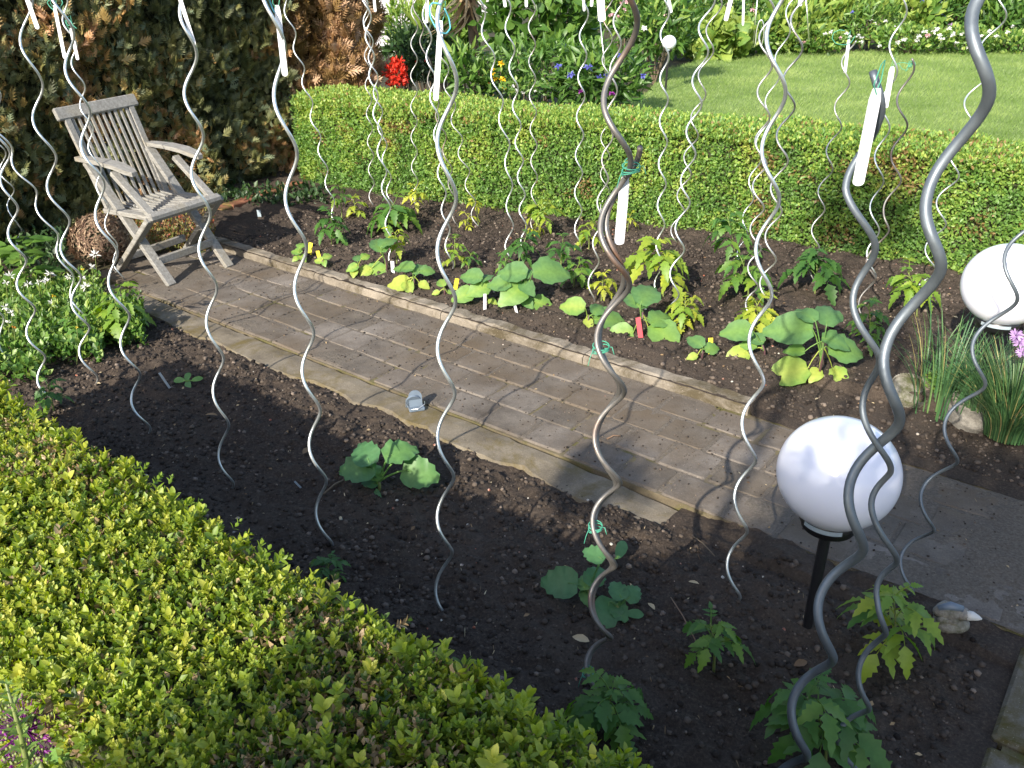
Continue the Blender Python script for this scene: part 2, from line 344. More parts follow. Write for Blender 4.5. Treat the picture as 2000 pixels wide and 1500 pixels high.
# path of square pavers
pv = MB(); t0 = 2.185
pv.box(tuple(ST(-.9, 2.535, -.0285)), (7.4, .704, .05), Matrix((U, V_, Vector((0, 0, 1)))).transposed(), .5, 1)
pv.box(tuple(ST(1.385, 1.55, -.036)), (2.7, 1.25, .05), Matrix((U, V_, Vector((0, 0, 1)))).transposed(), .5, 1)
RT = Matrix((U, V_, Vector((0, 0, 1)))).transposed()
tt = t0
for r_, wd in enumerate((.165, .17, .168, .165)):
    s = -4.75+random.uniform(0, .1)
    while s < 2.6:
        ln = random.uniform(.175, .225)
        rz = Matrix.Rotation(random.uniform(-.03, .03), 3, 'Z') @ Matrix.Rotation(random.uniform(-.01, .01), 3, 'X') @ Matrix.Rotation(random.uniform(-.01, .01), 3, 'Y')
        pv.box(tuple(ST(s+ln/2, tt+wd/2+random.uniform(-.005, .005), -.0255+random.uniform(-.002, .002))), (ln-random.uniform(.007, .015), wd-random.uniform(.006, .012), .055), RT @ rz, random.random(), 0, .006)
        s += ln
    tt += wd
tag(pv.build('path', [M['paver'], M['joint']]), kind='structure')
kb = MB(); s = -4.6
while s < -1.15:
    ln = min(random.uniform(.8, 1.), -1.07-s); n = 24
    for i in range(n):      # a rough cast kerb in short lengths, its arris uneven
        a = s+ln*i/n; b_ = s+ln*(i+1)/n
        if i == n-1: b_ -= .004
        def prof(q): 
            k = (vnoise(np.array([q*14]), np.array([1.]), 4)[0]-.5)*.012; k2 = (vnoise(np.array([q*30]), np.array([7.]), 4)[0]-.5)*.008
            return [(2.872+k2*.3, -.04), (2.873+k*.3, .026+k), (2.893+k, .042+k), (2.945+k*1.5, .045+k2), (2.965+k*1.5, .03)]
        P = [tuple(ST(a, t_, z_)) for t_, z_ in prof(a)]+[tuple(ST(b_, t_, z_)) for t_, z_ in prof(b_)]
        kb.add(P, [(k, k+5, k+6, k+1) for k in range(4)]+([(0, 1, 2, 3, 4)] if i == 0 else [])+([(9, 8, 7, 6, 5)] if i == n-1 else []))
    s += ln
tag(kb.build('kerb', M['kerb'], smooth=False), kind='structure')
ed = MB(); s = -4.4
while s < -.75:
    ln = min(random.uniform(.45, .9), -.7-s); n = 14
    for i in range(n):
        a = s+ln*i/n; b_ = s+ln*(i+1)/n
        def pr(q):
            k = (vnoise(np.array([q*11]), np.array([3.]), 8)[0]-.5)*.05; k2 = (vnoise(np.array([q*60]), np.array([7.]), 4)[0]-.5)*.012; sl_ = -.03*np.clip((q+1.5)/.7, 0, 1)
            return [(2.02+k, -.05), (2.035+k, -.006+k2*.4+sl_), (2.12, .0+sl_+k2*.3), (2.163+k2, -.001+sl_), (2.172+k2, -.05)]
        P = [tuple(ST(a, t_, z_)) for t_, z_ in pr(a)]+[tuple(ST(b_, t_, z_)) for t_, z_ in pr(b_)]
        ed.add(P, [(k, k+5, k+6, k+1) for k in range(4)])
    s += ln
tag(ed.build('path_edging', M['edge']), kind='structure')
ms = MB()
for i, (s_, t_, a, b_) in enumerate([(.14, 1.96, .27, .38), (.14, 1.55, .27, .4), (.42, 1.95, .27, .4), (.42, 1.53, .27, .4), (.7, 1.95, .27, .4), (.7, 1.53, .27, .4), (.14, 1.14, .27, .4), (.42, 1.12, .27, .4), (1., 1.95, .29, .4), (1.3, 1.95, .29, .4), (1., 1.5, .29, .4)]):
    ms.box(tuple(ST(s_, t_, -.022+.003*(i % 3))), (a-.008, b_-.01, .05), RT, random.random(), 0, .008)
tag(ms.build('mossy_paving', M['mossy']), kind='structure')
# brick edge by the conifer hedge
for k in range(7):
    p0 = G(430, 424).lerp(G(580, 372), (k+.5)/7); b = MB(); dr = (G(580, 372)-G(430, 424)).normalized()
    b.box((p0.x, p0.y, .03), (.1, .2 if k % 2 else .19, .07), Matrix.Rotation(math.atan2(dr.y, dr.x)-math.pi/2+random.uniform(-.08, .08), 3, 'Z') @ Matrix.Rotation(random.uniform(-.1, .1), 3, 'X'), random.random(), 0, .006)
    tag(b.build('edging_brick', M['brick']), 'mossy red edging brick in the row right of the chair at the hedge foot', 'brick', 'red edging bricks at the hedge foot')
# lawn and far ground
lw = MB(); edge = [(-.4, 7.3), (.2, 7.0), (1.3, 6.3), (3.5, 5.0), (7, 4.2), (14, 4.2), (22, 12), (22, 19), (9.6, 17.2), (5.6, 16.6), (3.2, 15.4), (2.3, 13.8), (1.75, 11.6), (1.0, 9.7), (-.1, 8.9)]
lw.add([(x, y, .0) for x, y in edge], [tuple(range(len(edge)))])
tag(lw.build('lawn', M['lawn']), kind='structure')
pp = MB(); pp.add([(-4.2, 17., -.03), (-1., 17., -.03), (.8, 60, -.03), (-14, 60, -.03)], [(0, 1, 2, 3)])
tag(pp.build('pale_paving', M['pale']), kind='structure')
def inpoly(x, y, poly):
    c = np.zeros(len(x), bool); n = len(poly)
    for i in range(n):
        x1, y1 = poly[i]; x2, y2 = poly[(i+1) % n]
        k = ((y1 > y) != (y2 > y)) & (x < (x2-x1)*(y-y1)/(y2-y1+1e-12)+x1); c ^= k
    return c
n = 230000; dd = 5+12.5*rng.random(n)**1.3; xx = dd*rng.uniform(-.1, .72, n); k = inpoly(xx, dd, edge); xx, dd = xx[k], dd[k]; n = len(xx)
az = rng.uniform(0, 6.28, n); tp = np.stack([np.cos(az)*.5, np.sin(az)*.5, np.ones(n)], 1); nn = np.stack([np.cos(az+1.5), np.sin(az+1.5), np.zeros(n)], 1)
V, Fq, C = scat(BLADE, np.stack([xx, dd, np.zeros(n)], 1), tp, nn, rng.uniform(.022, .05, n)*(.6+dd*.05), np.clip(fbm(xx, dd, 1.5, 4, 33)*1.1-.05+rng.normal(0, .12, n), 0, 1))
tag(np_mesh('lawn_grass', V, Fq, C, M['grass']), 'short mown green grass of the lawn behind the box hedge', 'grass', kind='stuff')

# soil crumbs, pebbles, litter
def ico():
    t = (1+5**.5)/2; v = np.array([(-1, t, 0), (1, t, 0), (-1, -t, 0), (1, -t, 0), (0, -1, t), (0, 1, t), (0, -1, -t), (0, 1, -t), (t, 0, -1), (t, 0, 1), (-t, 0, -1), (-t, 0, 1)], float)/1.9
    f = [(0, 11, 5), (0, 5, 1), (0, 1, 7), (0, 7, 10), (0, 10, 11), (1, 5, 9), (5, 11, 4), (11, 10, 2), (10, 7, 6), (7, 1, 8), (3, 9, 4), (3, 4, 2), (3, 2, 6), (3, 6, 8), (3, 8, 9), (4, 9, 5), (2, 4, 11), (6, 2, 10), (8, 6, 7), (9, 8, 1)]
    v = v*(1+rng.normal(0, .16, v.shape)); return v*np.array([1, 1, .75]), np.array([(a, b, c, -1) for a, b, c in f]), rng.normal(0, .01, 12)
ICOS = [ico() for _ in range(6)]
def crumbs(name, n, s0, s1, t0, t1, zf, mn, mx, label):
    ps = []
    for q in range(6):
        m_ = n//6; s = rng.uniform(s0, s1, m_); t = rng.uniform(t0, t1, m_); dens = fbm(s, t, 3, 3, 44); k = rng.random(m_) < dens*1.5; s, t = s[k], t[k]; m_ = len(s)
        sz = mn+(mx-mn)*rng.random(m_)**4; z = zf(s, t)+sz*.25; P = np.stack([U.x*s+V_.x*t, U.y*s+V_.y*t, z], 1)
        c = np.clip(rng.normal(.5, .2, m_), 0, .9); k = rng.random(m_); c = np.where(k > .992, rng.uniform(.945, .99, m_), c); sz = np.where(k > .992, np.minimum(sz, .006), sz)
        a = rng.uniform(0, 6.28, m_); ps.append(scat(ICOS[q], P, np.stack([np.cos(a), np.sin(a), np.zeros(m_)], 1), np.stack([rng.normal(0, .3, m_), rng.normal(0, .3, m_), np.ones(m_)], 1), sz, c))
    V, Fq, C = join(*ps); tag(np_mesh(name, V, Fq, C, M['clod']), label, 'soil crumbs', kind='stuff')
crumbs('soil_crumbs', 34000, -4.4, -.05, .75, 2.1, lowz, .002, .011, 'dark crumbs and pebbles lying on the lower soil bed')
crumbs('soil_crumbs', 36000, -4.6, .3, 2.95, 5.0, upz, .003, .013, 'dark crumbs and pebbles lying on the upper soil bed')
crumbs('path_grit', 5200, -4.4, 1.6, 2.19, 2.86, lambda s, t: s*0+.003, .0015, .005, 'grit and soil specks scattered over the paved path')
def litter(n, s0, s1, t0, t1, zf, name, label, sc=1.):
    s = rng.uniform(s0, s1, n); t = rng.uniform(t0, t1, n); a = rng.uniform(0, 6.28, n)
    P = np.stack([U.x*s+V_.x*t, U.y*s+V_.y*t, zf(s, t)+.006], 1)
    tp = np.stack([np.cos(a), np.sin(a), rng.normal(0, .2, n)], 1); nn = np.stack([rng.normal(0, .4, n), rng.normal(0, .4, n), np.ones(n)], 1)
    h = n*2//3; q1 = scat(LANCE, P[:h], tp[:h], nn[:h], np.stack([rng.uniform(.006, .02, h)*.5, rng.uniform(.01, .035, h), rng.uniform(.008, .02, h)], 1)*sc, rng.random(h))
    q2 = scat(OVAL2, P[h:], tp[h:], nn[h:], rng.uniform(.008, .02, n-h)*sc, rng.random(n-h))
    V, Fq, C = join(q1, q2); tag(np_mesh(name, V, Fq, C, M['litter']), label, 'litter', kind='stuff')
litter(420, -4.3, -.05, .8, 2.05, lowz, 'dry_litter', 'dry twig and leaf bits on the lower soil bed')
litter(500, -4.4, .2, 3.0, 4.6, upz, 'dry_litter', 'dry twig and leaf bits on the upper soil bed')
litter(160, -4.3, 1.4, 2.2, 2.85, lambda s, t: s*0, 'dry_litter', 'dry twig and leaf bits on the paved path', .7)

# ---------------------------------------------------------------- hedges
def leaves_on(n, P, Nn, up, size, rnd, proto, tilt=.7, jit=.6):
    tp = Nn*(1-up)+np.array([0, 0, 1.])*up+rng.normal(0, jit, (n, 3)); nn = Nn*tilt+rng.normal(0, .5, (n, 3))+np.array([0, 0, .3])
    return scat(proto, P, tp, nn, size, rnd)
H1 = .65; HT0, HT1, HS0, HS1 = .30, .735, -3.1, .3
def hedge_front():
    ps = []
    def patch(s, t): return fbm(s, t, 4.5, 3, 71)
    def top(s, t): return H1-.03+(fbm(s, t, 3, 3, 5)-.5)*.06-.035*np.clip((np.abs(t-.52)-.15)/.07, 0, 1)**2
    for q, pr in enumerate(SHOOTS):
        n = 1250; s = HS0+(HS1-HS0)*rng.random(n); t = rng.uniform(HT0, HT1, n)
        pt = patch(s, t); big = (rng.random(n) < .05+.28*np.clip((t-.68)/.05, 0, 1)+.12*np.clip((s+.9)*1.2, 0, 1))
        z = top(s, t)+rng.normal(0, .008, n)-.012; out = (t-.52)*1.5
        tp = np.stack([rng.normal(0, .28, n)+V_.x*out, rng.normal(0, .28, n)+V_.y*out, np.ones(n)], 1)
        nn = np.stack([rng.normal(0, 1, n), rng.normal(0, 1, n), rng.normal(0, .2, n)], 1)
        sz = rng.uniform(.020, .031, n)+big*rng.uniform(.012, .030, n)
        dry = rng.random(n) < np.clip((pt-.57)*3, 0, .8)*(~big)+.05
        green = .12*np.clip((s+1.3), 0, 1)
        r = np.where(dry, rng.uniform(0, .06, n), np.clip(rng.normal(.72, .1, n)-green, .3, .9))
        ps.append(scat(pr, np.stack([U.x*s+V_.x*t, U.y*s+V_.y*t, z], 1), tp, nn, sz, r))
        n = 420; s = HS0+(HS1-HS0)*rng.random(n); side = rng.random(n) < .6; t = np.where(side, HT0+.01, HT1-.005)+rng.normal(0, .008, n); h = rng.uniform(.02, .62, n)
        o = np.where(side, -1, 1); tp = np.stack([V_.x*o, V_.y*o, np.full(n, .6)], 1)+rng.normal(0, .35, (n, 3)); nn = rng.normal(0, 1, (n, 3))
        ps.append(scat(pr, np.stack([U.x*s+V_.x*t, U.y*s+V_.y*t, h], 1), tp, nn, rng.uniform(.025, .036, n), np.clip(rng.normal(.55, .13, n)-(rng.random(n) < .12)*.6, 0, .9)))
    n = 42000; s = HS0+(HS1-HS0)*rng.random(n); t = rng.uniform(HT0, HT1, n); z = top(s, t)-rng.uniform(-.004, .05, n)
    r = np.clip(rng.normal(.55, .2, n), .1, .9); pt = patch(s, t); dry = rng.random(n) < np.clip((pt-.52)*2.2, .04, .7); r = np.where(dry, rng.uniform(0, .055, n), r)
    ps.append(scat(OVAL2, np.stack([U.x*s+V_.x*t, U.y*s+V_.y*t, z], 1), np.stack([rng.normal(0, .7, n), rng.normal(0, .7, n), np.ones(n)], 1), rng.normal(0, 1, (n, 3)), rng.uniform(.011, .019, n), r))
    V, Fq, C = join(*ps); root = empty('box_hedge', tuple(ST(-1.5, .52, 0)), 'clipped foreground box hedge with sunny yellow-green leaves across the lower left corner', 'hedge')
    o = np_mesh('foliage', V-np.array(root.location), Fq, C, M['box'], root)
    b = MB(); b.box(tuple(ST((HS0+HS1)/2, .52, .29)), (HS1-HS0-.08, .36, .60), RT, .5, 0, .03); c = b.build('dark_core', M['core'], root); c.matrix_parent_inverse = Matrix.Translation(-Vector(root.location))  # solid box in a dark colour, gives the shaded gaps under the foliage
hedge_front()

HB = [(-1.62, 6.62), (-.85, 6.12), (-.1, 5.72), (.65, 5.45), (1.3, 5.18), (2.2, 4.62), (3.4, 3.75)]; HBH = .66; HBW = .56
def along(P, u):
    P = np.array(P); L_ = np.concatenate([[0], np.cumsum(np.linalg.norm(np.diff(P, axis=0), axis=1))]); q = u*L_[-1]
    x = np.interp(q, L_, P[:, 0]); y = np.interp(q, L_, P[:, 1]); e = .05
    dx = np.interp(q+e, L_, P[:, 0])-np.interp(q-e, L_, P[:, 0]); dy = np.interp(q+e, L_, P[:, 1])-np.interp(q-e, L_, P[:, 1]); l = np.hypot(dx, dy)+1e-9
    return x, y, dx/l, dy/l
def hedge_back():
    ps = []
    n = 62000; u = rng.random(n); x, y, dx, dy = along(HB, u); h = rng.uniform(.0, HBH, n); nx, ny = dy, -dx
    bul = (fbm(u*5, h, 3, 3, 12)-.5)*.07; off = rng.uniform(-.035, .02, n)+bul; sk = .03*(h/HBH)
    P = np.stack([x+nx*(off-sk), y+ny*(off-sk), h], 1); Nn = np.stack([nx, ny, np.zeros(n)], 1)
    clump = fbm(u*5, h, 9, 3, 21); r = np.clip(.28+clump*.58+rng.normal(0, .09, n)+.12*(h/HBH), .1, 1)
    brown = fbm(u*5+3, h*1.5, 5, 3, 55)+.10*np.clip((u-.62)*3, 0, 1); r = np.where(rng.random(n) < np.clip((brown-.67)*4, .006, .5), rng.uniform(0, .08, n), r)
    ps.append(leaves_on(n, P, Nn, .35, rng.uniform(.016, .027, n), r, OVAL2))
    n = 42000; u = rng.random(n); x, y, dx, dy = along(HB, u); v = rng.uniform(-.03, HBW, n); nx, ny = dy, -dx
    z = HBH+(fbm(u*5, v, 6, 3, 32)-.5)*.06+rng.uniform(-.03, .03, n)-.03*(np.abs(v-.26) > .24)
    r = np.clip(.74+rng.normal(0, .1, n)-(u > .4)*(rng.random(n) < .25)*.2, .1, 1); r = np.where(rng.random(n) < .06+.1*(u > .7), rng.uniform(0, .08, n), r)
    ps.append(leaves_on(n, np.stack([x-nx*v, y-ny*v, z], 1), np.stack([nx*.1, ny*.1, np.ones(n)], 1), .6, rng.uniform(.016, .028, n), r, OVAL2, .3))
    n = 9000; v = rng.uniform(0, HBW, n); h = rng.uniform(0, HBH, n); x0, y0 = HB[0]; dx, dy = .84, -.545; nx, ny = dy, -dx
    P = np.stack([x0-nx*v-dx*rng.uniform(-.03, .03, n), y0-ny*v-dy*rng.uniform(-.03, .03, n), h], 1)
    ps.append(leaves_on(n, P, np.tile([-dx, -dy, 0.], (n, 1)), .4, rng.uniform(.014, .024, n), np.clip(rng.normal(.5, .15, n), .1, 1), OVAL2))
    V, Fq, C = join(*ps); root = empty('box_hedge', (0, 6, 0), 'low clipped box hedge running between the upper soil bed and the lawn', 'hedge')
    np_mesh('foliage', V-np.array([0, 6, 0]), Fq, C, M['boxfar'], root)
    b = MB(); P = np.array(HB); out = []
    _, _, dx, dy = along(HB, np.linspace(0, 1, len(HB)))
    for i, (x, y) in enumerate(HB):
        nx, ny = dy[i], -dx[i]; k = .05; x += dx[i]*(.08 if i == 0 else 0); y += dy[i]*(.08 if i == 0 else 0)
        out += [(x-nx*k, y-6-ny*k, -.03), (x-nx*k*1.5, y-6-ny*k*1.5, HBH-.05), (x-nx*(HBW-k), y-6-ny*(HBW-k), HBH-.05), (x-nx*(HBW-k), y-6-ny*(HBW-k), -.03)]
    Fs = [(0, 1, 2, 3)]
    for i in range(len(HB)-1): Fs += [(4*i+j, 4*i+4+j, 4*i+5+j, 4*i+1+j) for j in range(3)]
    b.add(out, Fs); b.build('dark_core', M['core'], root)  # solid dark core, its colour makes the shade in the leaf gaps
hedge_back()

LAN2 = leafproto([(0, .04), (.45, .14), (1, .015)], .25, .2)
def spray2(seed):
    parts = []
    for k in range(8):
        s = -1 if k % 2 else 1; y = .1+.1*k
        parts.append(scat(LAN2, np.array([[0, y, -.15*y*y]]), np.array([[s*(.8-.05*k), .7, -.1]]), np.array([[0, 0, 1.]]), np.array([.5*(1-.06*k)]), np.array([random.uniform(-.05, .05)])))
    parts.append(scat(LAN2, np.array([[0, 0, 0.]]), np.array([[0, 1., -.1]]), np.array([[0, 0, 1.]]), np.array([1.]), np.array([0.])))
    return join(*parts)
SPR = [spray2(i) for i in range(4)]
def conifer(name, label, line, h1, n, m, mean, sd, size, thick=.5, h0=0., cat='hedge', group=None):
    ps = []
    for q in range(4):
        k = n//4; u = rng.random(k); x, y, dx, dy = along(line, u); nx, ny = dy, -dx; h = rng.uniform(h0, h1, k)
        Lt = sum(math.hypot(a[0]-b[0], a[1]-b[1]) for a, b in zip(line, line[1:]))
        bul = (fbm(u*Lt, h, 4.5, 4, 91)-.5)*.42; off = bul+rng.uniform(-.1, .03, k)
        P = np.stack([x+nx*off, y+ny*off, h], 1); o = np.stack([nx, ny, np.zeros(k)], 1)
        tp = o*.55+np.array([0, 0, .75])+rng.normal(0, .45, (k, 3)); nn = np.cross(np.tile([0, 0, 1.], (k, 1)), o)*rng.choice([-1, 1], k)[:, None]*.7+o*.5+rng.normal(0, .4, (k, 3))
        cl = fbm(u*Lt, h, 3.2, 4, 61, .6); r = np.clip(mean+(cl-.5)*1.5+rng.normal(0, sd, k)+bul*.3, 0, 1)
        ps.append(scat(SPR[q], P, tp, nn, rng.uniform(.6, 1.25, k)*size, r))
    V, Fq, C = join(*ps); root = empty(name, (line[0][0], line[0][1], 0), label, cat, group); o_ = np.array([line[0][0], line[0][1], 0])
    np_mesh('foliage', V-o_, Fq, C, m, root)
    b = MB(); out = []; _, _, dx, dy = along(line, np.linspace(0, 1, len(line)))
    for i, (x, y) in enumerate(line):
        nx, ny = dy[i], -dx[i]
        out += [(x-nx*.17-o_[0], y-ny*.17-o_[1], -.04), (x-nx*.19-o_[0], y-ny*.19-o_[1], h1-.06), (x-nx*thick-o_[0], y-ny*thick-o_[1], h1-.06), (x-nx*thick-o_[0], y-ny*thick-o_[1], -.04)]
    Fs = [(0, 1, 2, 3), tuple(4*(len(line)-1)+j for j in (3, 2, 1, 0))]
    for i in range(len(line)-1): Fs += [(4*i+j, 4*i+4+j, 4*i+5+j, 4*i+1+j) for j in range(3)]
    b.add(out, Fs); b.build('dark_core', M['core'], root)  # solid dark wall behind the sprays, coloured as the shade inside
conifer('conifer_hedge', 'tall dark green and rusty brown conifer hedge behind the wooden chair', [(-4.35, 3.3), (-3.7, 4.15), (-2.95, 5.1), (-2.3, 6.0), (-1.72, 6.9)], 2.15, 26000, M['thuja'], .45, .16, .076)
conifer('conifer_bush', 'browned dying conifer bush with tan sprays at the end of the tall hedge', [(-1.9, 6.98), (-1.65, 7.0), (-1.38, 7.12), (-1.2, 7.4), (-1.28, 8.0)], 2.3, 6500, M['thujabrown'], .6, .18, .125, .35, cat='shrub')

# ---------------------------------------------------------------- the wooden chair
def chair():
    A = G(330, 560); ang = R(55)
    root = empty('folding_armchair', tuple(A), 'weathered grey slatted teak folding armchair standing on the path before the tall hedge', 'chair'); root.rotation_euler = (0, R(-2.6), ang)
    # local: x across (0..w), y forward is -Y local -> we use y>0 backwards
    w_ = .42; m = M['teak']
    def part(name): return MB(), name
    def P(x, y, z): return Vector((x, y, z))
    for x in (.02, w_-.02):
        b = MB(); zf_ = 0 if x < .2 else -.02; b.bar(P(x, -.0, zf_), P(x, .53, .60), .028, .05, (1, 0, 0)); b.build('leg', m, root)
        xi = x+(-.03 if x < .2 else .03); b = MB(); b.bar(P(xi, .45, zf_), P(xi, .012, .372), .028, .048, (1, 0, 0)); b.build('leg', m, root)
        b = MB(); b.bar(P(x, .03, .375), P(x, .30, .572), .026, .042, (1, 0, 0)); b.build('arm_support', m, root)
        xo = x+(-.012 if x < .2 else .012); b = MB()
        pts = [(.60, .600, .030), (.50, .607, .052), (.36, .612, .066), (.22, .607, .070), (.13, .592, .060), (.085, .583, .03)]
        Vv = []; Fs = []
        for y, z, wd in pts:
            Vv += [(xo-wd/2, y, z), (xo+wd/2, y, z), (xo+wd/2, y, z+.022), (xo-wd/2, y, z+.022)]
        for i in range(len(pts)-1):
            for j in range(4): Fs.append((i*4+j, i*4+4+j, i*4+4+(j+1) % 4, i*4+(j+1) % 4))
        Fs += [(0, 1, 2, 3), (23, 22, 21, 20)]; b.add(Vv, Fs); o = b.build('armrest', m, root)
        b = MB(); b.bar(P(x+(.006 if x < .2 else -.006), .44, .345), P(x, .625, .825), .022, .034, (1, 0, 0)); b.build('back_post', m, root)
        b = MB(); b.bar(P(x, .03, .37), P(x, .46, .345), .026, .045, (1, 0, 0)); b.build('seat_rail', m, root)
    b = MB(); b.bar(P(-.03, .632, .842), P(w_+.03, .632, .842), .026, .068, (0, .5, 1), bev=.006); b.build('top_rail', m, root)
    b = MB(); b.bar(P(-.02, .02, .375), P(w_+.02, .02, .375), .05, .05, (0, .1, 1), bev=.016); b.build('front_rail', m, root)
    n = 10
    for i in range(n):
        x = .05+(w_-.10)*i/(n-1); b = MB()
        b.bar(P(x, .452, .352), P(x, .625, .82), .0175, .014, (0, -1, .6)); b.build('back_slat', m, root)
        b = MB(); y0, z0 = .04, .388
        for a, c in (((.04, .392), (.16, .372)), ((.16, .372), (.30, .357)), ((.30, .357), (.458, .362))):
            b.bar(P(x, *a), P(x, *c), .0175, .013)
        b.build('seat_slat', m, root)
    for (y, z) in ((.10, .115), (.36, .095)):
        b = MB(); b.bar(P(.03, y, z), P(w_-.03, y, z), .022, .04); b.build('stretcher', m, root)
    b = MB(); b.bar(P(.02, .47, .34), P(w_-.02, .47, .34), .03, .035); b.build('rear_rail', m, root)
chair()

# ---------------------------------------------------------------- spiral plant stakes
STAKES = []
def stake(ext, base, rad, m, label, hs=0., top=None, group='spiral plant stakes', dpx=0):
    E_ = []
    for q in ext.split():
        x, y = q[1:].split(','); E_.append((1 if q[0] == 'R' else -1, float(x), float(y)))
    b = G(base[0], base[1]+dpx, hs); d = b.y
    E_.sort(key=lambda e: -e[2])                   # from the bottom up
    pts = [W(x, y, d) for _, x, y in E_]; h = np.array([p.z for p in pts]); X = np.array([p.x for p in pts]); sg = np.array([e[0] for e in E_])
    k = len(h); mid = np.zeros(k); amp = np.zeros(k)
    for i in range(k):
        nb = X[i-1] if i == k-1 else (X[i+1] if i == 0 else np.interp(h[i], [h[i-1], h[i+1]], [X[i-1], X[i+1]]))
        mid[i] = (X[i]+nb)/2; amp[i] = abs(X[i]-nb)/2
    lin = np.polyfit(h, mid, 1); amp[0] = amp[1]; amp[-1] = amp[-2]; A = float(np.median(amp)); mid[0] = X[0]-sg[0]*amp[0]; mid[-1] = X[-1]-sg[-1]*amp[-1]
    ph = np.zeros(k)                               # sin(phase)=sign, phase rises with height
    ph[0] = math.pi/2 if sg[0] > 0 else -math.pi/2
    for i in range(1, k): ph[i] = ph[i-1]+math.pi*(1 if sg[i] != sg[i-1] else 2)
    A = float(np.median(amp)); sm = .8 if k > 5 and rad < .0052 and m is not dk else (.4 if k > 6 else 0.)
    idx = (ph-ph[0])/math.pi; hs_ = np.polyval(np.polyfit(idx, h, 2), idx); ms_ = np.polyval(np.polyfit(hs_, mid, 3 if k > 8 else 2), hs_)
    h = h*(1-sm)+hs_*sm; mid = mid*(1-sm)+ms_*sm; amp = amp*(1-sm)+A*sm
    pit = (ph[-1]-ph[0])/(h[-1]-h[0]); dm = lin[0]
    rad = rad*(1.26 if rad < .0033 else 1.22 if rad < .0037 else 1.05)
    h0 = hs-.04; h1 = top if top is not None else 1.62
    hh = np.arange(h0, h1, .5/pit/2)
    def phase(q): return np.where(q < h[0], ph[0]+(q-h[0])*pit, np.where(q > h[-1], ph[-1]+(q-h[-1])*pit, np.interp(q, h, ph)))
    def axis(q): return np.where(q < h[0], mid[0]+(q-h[0])*dm, np.where(q > h[-1], mid[-1]+(q-h[-1])*dm, np.interp(q, h, mid)))
    a = phase(hh); am = np.interp(hh, h, amp)
    P = np.stack([axis(hh)+am*np.sin(a), d+A*np.cos(a), hh], 1)
    mb = MB(); o_ = np.array([b.x, b.y, hs]); mb.tube(P-o_, rad, 10)
    o = mb.build('spiral_stake', m, None, True); o.location = tuple(o_); tag(o, label, 'plant stake', group)
    STAKES.append(o)
    return d, P
g_, gd, dk, bgm = M['galv'], M['galvd'], M['dark'], M['bgrey']
rr = .0034
P1 = stake('R60,-30 L39,72 R81,165 L64,227 R108,304 L91,355 R133,424 L117,475 R155,533 L139,574 R171,640 L158,685', (189, 752), rr, g_, 'bright spiral stake left of the chair with a fat white label at its top edge')
stake('R21,284 L18,313 R65,366 L64,395 R116,462 L116,485 R141,537 L132,574 R165,622 L160,650', (183, 678), .003, g_, 'slanting spiral stake left of the chair crossing behind a brighter one')
stake('R14,294 L3,334 R31,402 L16,450 R49,507 L33,548 R66,596 L50,641 R86,694 L73,737', (86, 778), rr, g_, 'spiral stake near the left edge rooted beside the tip of the foreground hedge')
stake('R26,366 L14,399 R40,445 L33,470', (46, 492), .003, g_, 'short visible spiral stake at far left ending behind a bushy leafy plant')
stake('R-20,530 L-30,575 R5,616 L-2,660 R20,705', (24, 722), rr, g_, 'spiral stake at the extreme left edge, mostly cut off by the frame')
P2 = stake('R139,55 L128,125 R172,211 L157,275 R200,346 L185,409 R227,486 L211,550 R252,615 L236,668 R272,728 L255,773', (287, 848), rr, g_, 'bright spiral stake passing just in front of the left armrest of the chair')
stake('R150,85 L137,115 R165,165 L155,195 R181,250 L172,282 R197,330 L187,358 R212,406 L205,430 R227,474 L222,510', (242, 546), .003, g_, 'thin spiral stake seen in front of the slatted chair back, rooted by its rear leg')
P3 = stake('L360,25 R376,95 L357,168 R396,256 L373,328 R412,413 L388,477 R423,557 L403,624 R436,704 L416,760 R445,827 L427,880', (447, 952), rr, g_, 'bright spiral stake crossing the right armrest and front rail of the chair')
P4 = stake('R552,80 L536,181 R580,299 L556,382 R599,477 L575,557 R612,648 L589,720 R625,800 L604,864 R637,939 L617,997', (649, 1067), .0036, g_, 'shiny spiral stake just left of the spreading courgette plant with a white label above')
stake('L555,19 R577,64 L573,99 R594,131 L589,157 R610,197 L606,229 R627,267 L621,291 R639,328 L635,357 R654,393 L647,419', (660, 440), .003, g_, 'thin spiral stake at the left end of the low box hedge, leaning left', .05)
stake('R724,32 L714,69 R731,109 L720,146 R738,186 L729,218 R747,257 L736,295 R755,339 L745,368 R764,405 L753,435 R768,471', (765, 510), .0032, g_, 'spiral stake rooted at the white tag behind the tall upright aubergine leaf', .05)
stake('L710,43 R728,79 L719,113 R738,150 L730,179 R747,217 L738,248 R756,282 L746,310 R764,345 L755,374', (768, 430), .003, g_, 'spiral stake twining past its neighbour left of the red blossom, ending in tomato leaves', .05)
stake('L711,50 R723,80 L712,106 R724,135 L713,164 R726,195 L716,218 R728,251 L717,276 R731,302 L720,331 R731,358 L721,380', (722, 400), .0028, gd, 'leftmost of the three thin spiral stakes below the brown conifer bush', .05)
stake('L803,20 R816,51 L803,84 R815,116 L802,149 R815,176 L802,209 R815,237 L803,265 R815,296 L804,324 R817,352 L805,384', (815, 415), .0028, gd, 'thin spiral stake standing alone just right of the red blossom', .05)
stake('R827,52 L820,80 R841,124 L835,160 R857,200 L851,228 R872,265 L865,295 R883,329 L875,356 R892,394 L884,422', (895, 444), .003, M['dark'], 'thin rusty brown spiral stake weaving behind the big bright one', .05)
